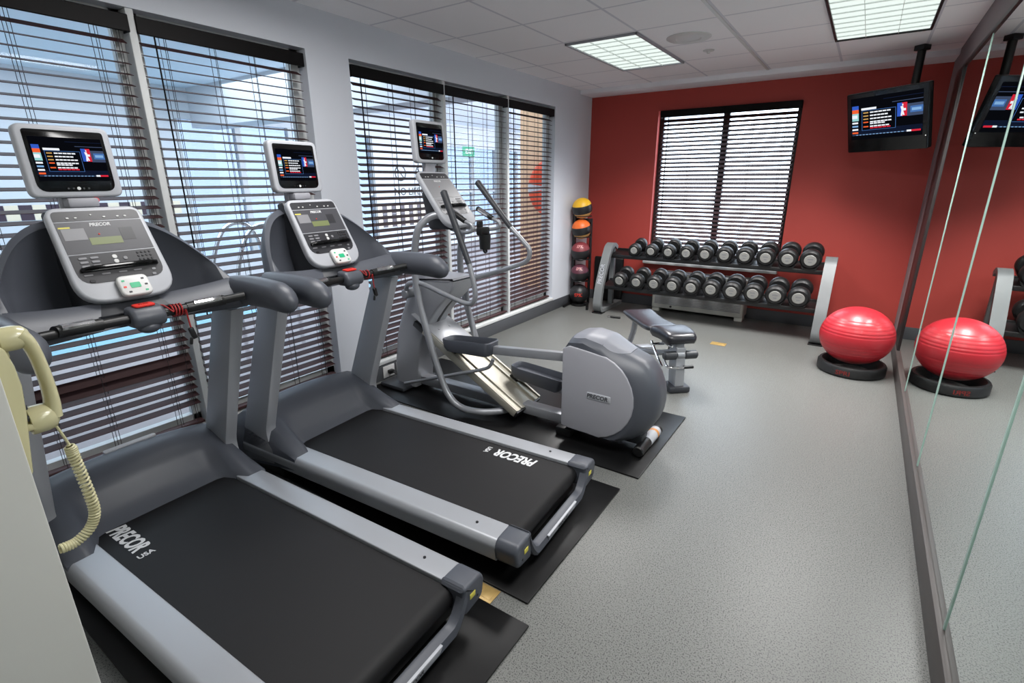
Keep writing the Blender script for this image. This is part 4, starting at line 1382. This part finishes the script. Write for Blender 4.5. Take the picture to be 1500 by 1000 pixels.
# handset: arched grip with earpiece and mouthpiece turned to the wall
grip = [(.058, .290), (.070, .272), (.077, .245), (.081, .205), (.0825, .165), (.081, .125), (.075, .098)]
P = spline([(0, a, b) for a, b in grip], 5)
rg = []
for i, p in enumerate(P):
    tg = (P[min(i + 1, len(P) - 1)] - P[max(i - 1, 0)]).normalized(); nn = Vector((0, -tg.z, tg.y))
    q = abs(2 * i / (len(P) - 1) - 1)
    hy, hx = .0125 + .006 * q ** 3, .022 + .005 * q ** 2
    rg.append([(hx * c, (p + nn * hy * s_).y, (p + nn * hy * s_).z) for c, s_ in [(math.cos(a), math.sin(a)) for a in [2 * math.pi * j / 16 for j in range(16)]]])
hm = MB().add(loft(rg))
for zc, y0, q in ((.283, .026, 1.0), (.098, .034, 1.22)):
    hm.add(lathe([(0, .004), (.019 * q, .004), (.021 * q, 0), (.025 * q, .001), (.026 * q, .006), (.026 * q, .028), (.023 * q, .042), (.014 * q, .050), (0, .052)], 28), Matrix.Translation((0, y0, zc)) @ Matrix.Rotation(R(-90), 4, 'X'))
hs = hm.build('handset', 'cream', PH, 50)
# curly cord: thin lead, then a tight coil falling in a curve back to the base
main = spline([(0, .076, .072), (.0, .088, .02), (.0, .090, -.01), (.0, .094, -.06), (.0, .098, -.12), (.0, .098, -.17), (.0, .082, -.205), (0, .05, -.225), (0, .02, -.225)], 75)
n = len(main)
coil = []
for i, p in enumerate(main):
    u = i / (n - 1)
    r_ = .0098 * min(1, max(0, (u - .13) / .03))
    tg = (main[min(i + 1, n - 1)] - main[max(i - 1, 0)]).normalized()
    nn = Vector((0, -tg.z, tg.y)); a = u * 2 * math.pi * 46
    coil.append(p + nn * r_ * math.cos(a) + Vector((1, 0, 0)) * r_ * math.sin(a))
MB().add(tube(coil, .0029, 6, False)).build('coiled_cord', 'cream', PH, 60)

# ------------------------------------------------------------------ swimming-pool hall beyond the left windows
PX = -6.0
struct('floor_pool_hall', MB().box(PX - .2, -TH - .002, -3.2, 15, -.12, -.05), 'pool_deck')
struct('ceiling_pool_hall', MB().box(PX - .2, -TH - .002, -3.2, 15, 3.0, 3.1), 'pool_ceiling')
mb = MB()
mb.box(PX - .15, PX, -3.2, 4.1, -.05, 3.0)
mb.box(PX - .15, PX, 4.1, 8.05, -.05, .35); mb.box(PX - .15, PX, 4.1, 8.05, 2.55, 3.0)
mb.box(PX - .15, PX, 8.05, 10.5, -.05, 3.0)
mb.box(PX - .15, PX, 10.5, 15, -.05, .35); mb.box(PX - .15, PX, 10.5, 15, 2.45, 3.0)
mb.box(PX - .15, -TH, -3.3, -3.2, -.05, 3.0); mb.box(PX - .15, -2.2, 15, 15.1, -.05, 3.0)
struct('wall_pool_hall', mb, 'pool_wall')
mb = MB()
for y in (4.1, 5.1, 6.1, 7.1, 8.05, 10.5, 11.6, 12.7, 13.8, 14.95):
    mb.box(PX - .12, PX - .02, y - .05, y + .05, .35, 2.55)
mb.box(PX - .10, PX - .03, 4.1, 8.05, 1.30, 1.36); mb.box(PX - .10, PX - .03, 10.5, 15, 1.30, 1.36)
o = struct('window_7', mb, 'alu')
box1(PX - .075, PX - .07, 4.1, 8.05, .35, 2.55).build('pane', 'dimming_glass', o); box1(PX - .075, PX - .07, 10.5, 15, .35, 2.45).build('pane', 'dimming_glass', o)
struct('beam_pool_hall', MB().box(PX, -TH - .002, 4.35, 4.75, 2.42, 3.0), 'pool_wall')
struct('wall_peach', MB().box(-1.40, -TH - .002, 6.9, 7.1, -.05, 3.0), 'peach')
struct('pool_water_surface', MB().box(-5.6, -3.2, -1.0, 6.0, -.05, -.02), 'water')
mb = MB()
for y0, y1, z0, rows in ((8.05, 10.5, .58, 5), (-1.5, 4.0, 1.12, 2)):
    n = int((y1 - y0) / .14)
    for j in range(rows):
        for i in range(n):
            mb.box(PX, PX + .008, y0 + i * .14 + .003, y0 + i * .14 + .137, z0 + j * .10 + .003, z0 + j * .10 + .097, m='tile_light' if (i + 2 * j) % (4 if rows == 4 else 2) == 0 else 'tile_dark')
struct('trim_7', mb)
sg = thing('pool_wall_sign', 'black NO LIFEGUARD lettering on white pool hall wall beyond the blind', 'sign', (PX + .001, 9.45, 1.36))
F = frame((0, 0, 0), (0, 1, 0), (0, 0, 1))
MB().add(textbm('NO LIFEGUARD', .24, .003, 0, .002), F, 'grey_print').add(textbm('ON DUTY', .17, .003, 0, 0, spacing=1.3), F @ Matrix.Translation((0, -.30, 0)), 'grey_print').build('lettering', None, sg)
ic = MB()
for y in (-.62, .05, .72):
    ic.add(lathe([(.15, 0), (.18, 0), (.18, .004), (.15, .004), (.15, 0)], 32), F @ Matrix.Translation((y, .42, 0)))
    ic.add(cube(.30, .025, .004), F @ Matrix.Translation((y, .42, .002)) @ Matrix.Rotation(R(-45), 4, 'Z'))
ic.build('pictograms', 'grey_print', sg)
b = bmesh.new()
lr = thing('life_ring', 'orange life ring on the peach wall seen through the far blind', 'life ring', (-.78, 6.832, 1.49))
ringp = [(.31 * math.cos(a), 0, .31 * math.sin(a)) for a in [2 * math.pi * k / 40 for k in range(40)]]
MB().tube(ringp, .115, 16, None, Matrix.Diagonal((1, .55, 1, 1)), True, 1, True).build('ring_body', 'ring_orange', lr)
for q in (0, 90, 180, 270):
    aa = [R(q - 9 + 3 * k) for k in range(7)]
    MB().tube([(.31 * math.cos(a), 0, .31 * math.sin(a)) for a in aa], .118, 16, None, Matrix.Diagonal((1, .56, 1, 1)), False).build('ring_band', 'white_plastic', lr)
t = thing('exit_sign', 'green lit exit sign hanging in the pool hall beyond the middle blind', 'sign', (-5.6, 10.9, 2.32))
MB().box(-.03, .03, -.22, .22, -.12, .12, .01).build('sign_box', 'exit_green', t)
MB().add(textbm('EXIT', .16, .003, 0, .003), frame((.032, 0, 0), (0, 1, 0), (0, 0, 1))).build('lettering', 'white_print', t)
MB().cyl((0, 0, .12), (0, 0, .68), .012, 10).build('sign_stem', 'alu', t)
t = thing('pool_ladder_rail', 'curved chrome pool ladder rails seen between the two treadmills', 'pool rail', (-2.0, 2.62, -.05))
for dx in (0, .45):
    MB().tube([(dx, -.28, -.02), (dx, -.26, .75), (dx, -.10, 1.18), (dx, .12, 1.25), (dx, .26, 1.05), (dx, .30, .55), (dx, .32, -.02)], .02, 12).build('rail', 'chrome', t)
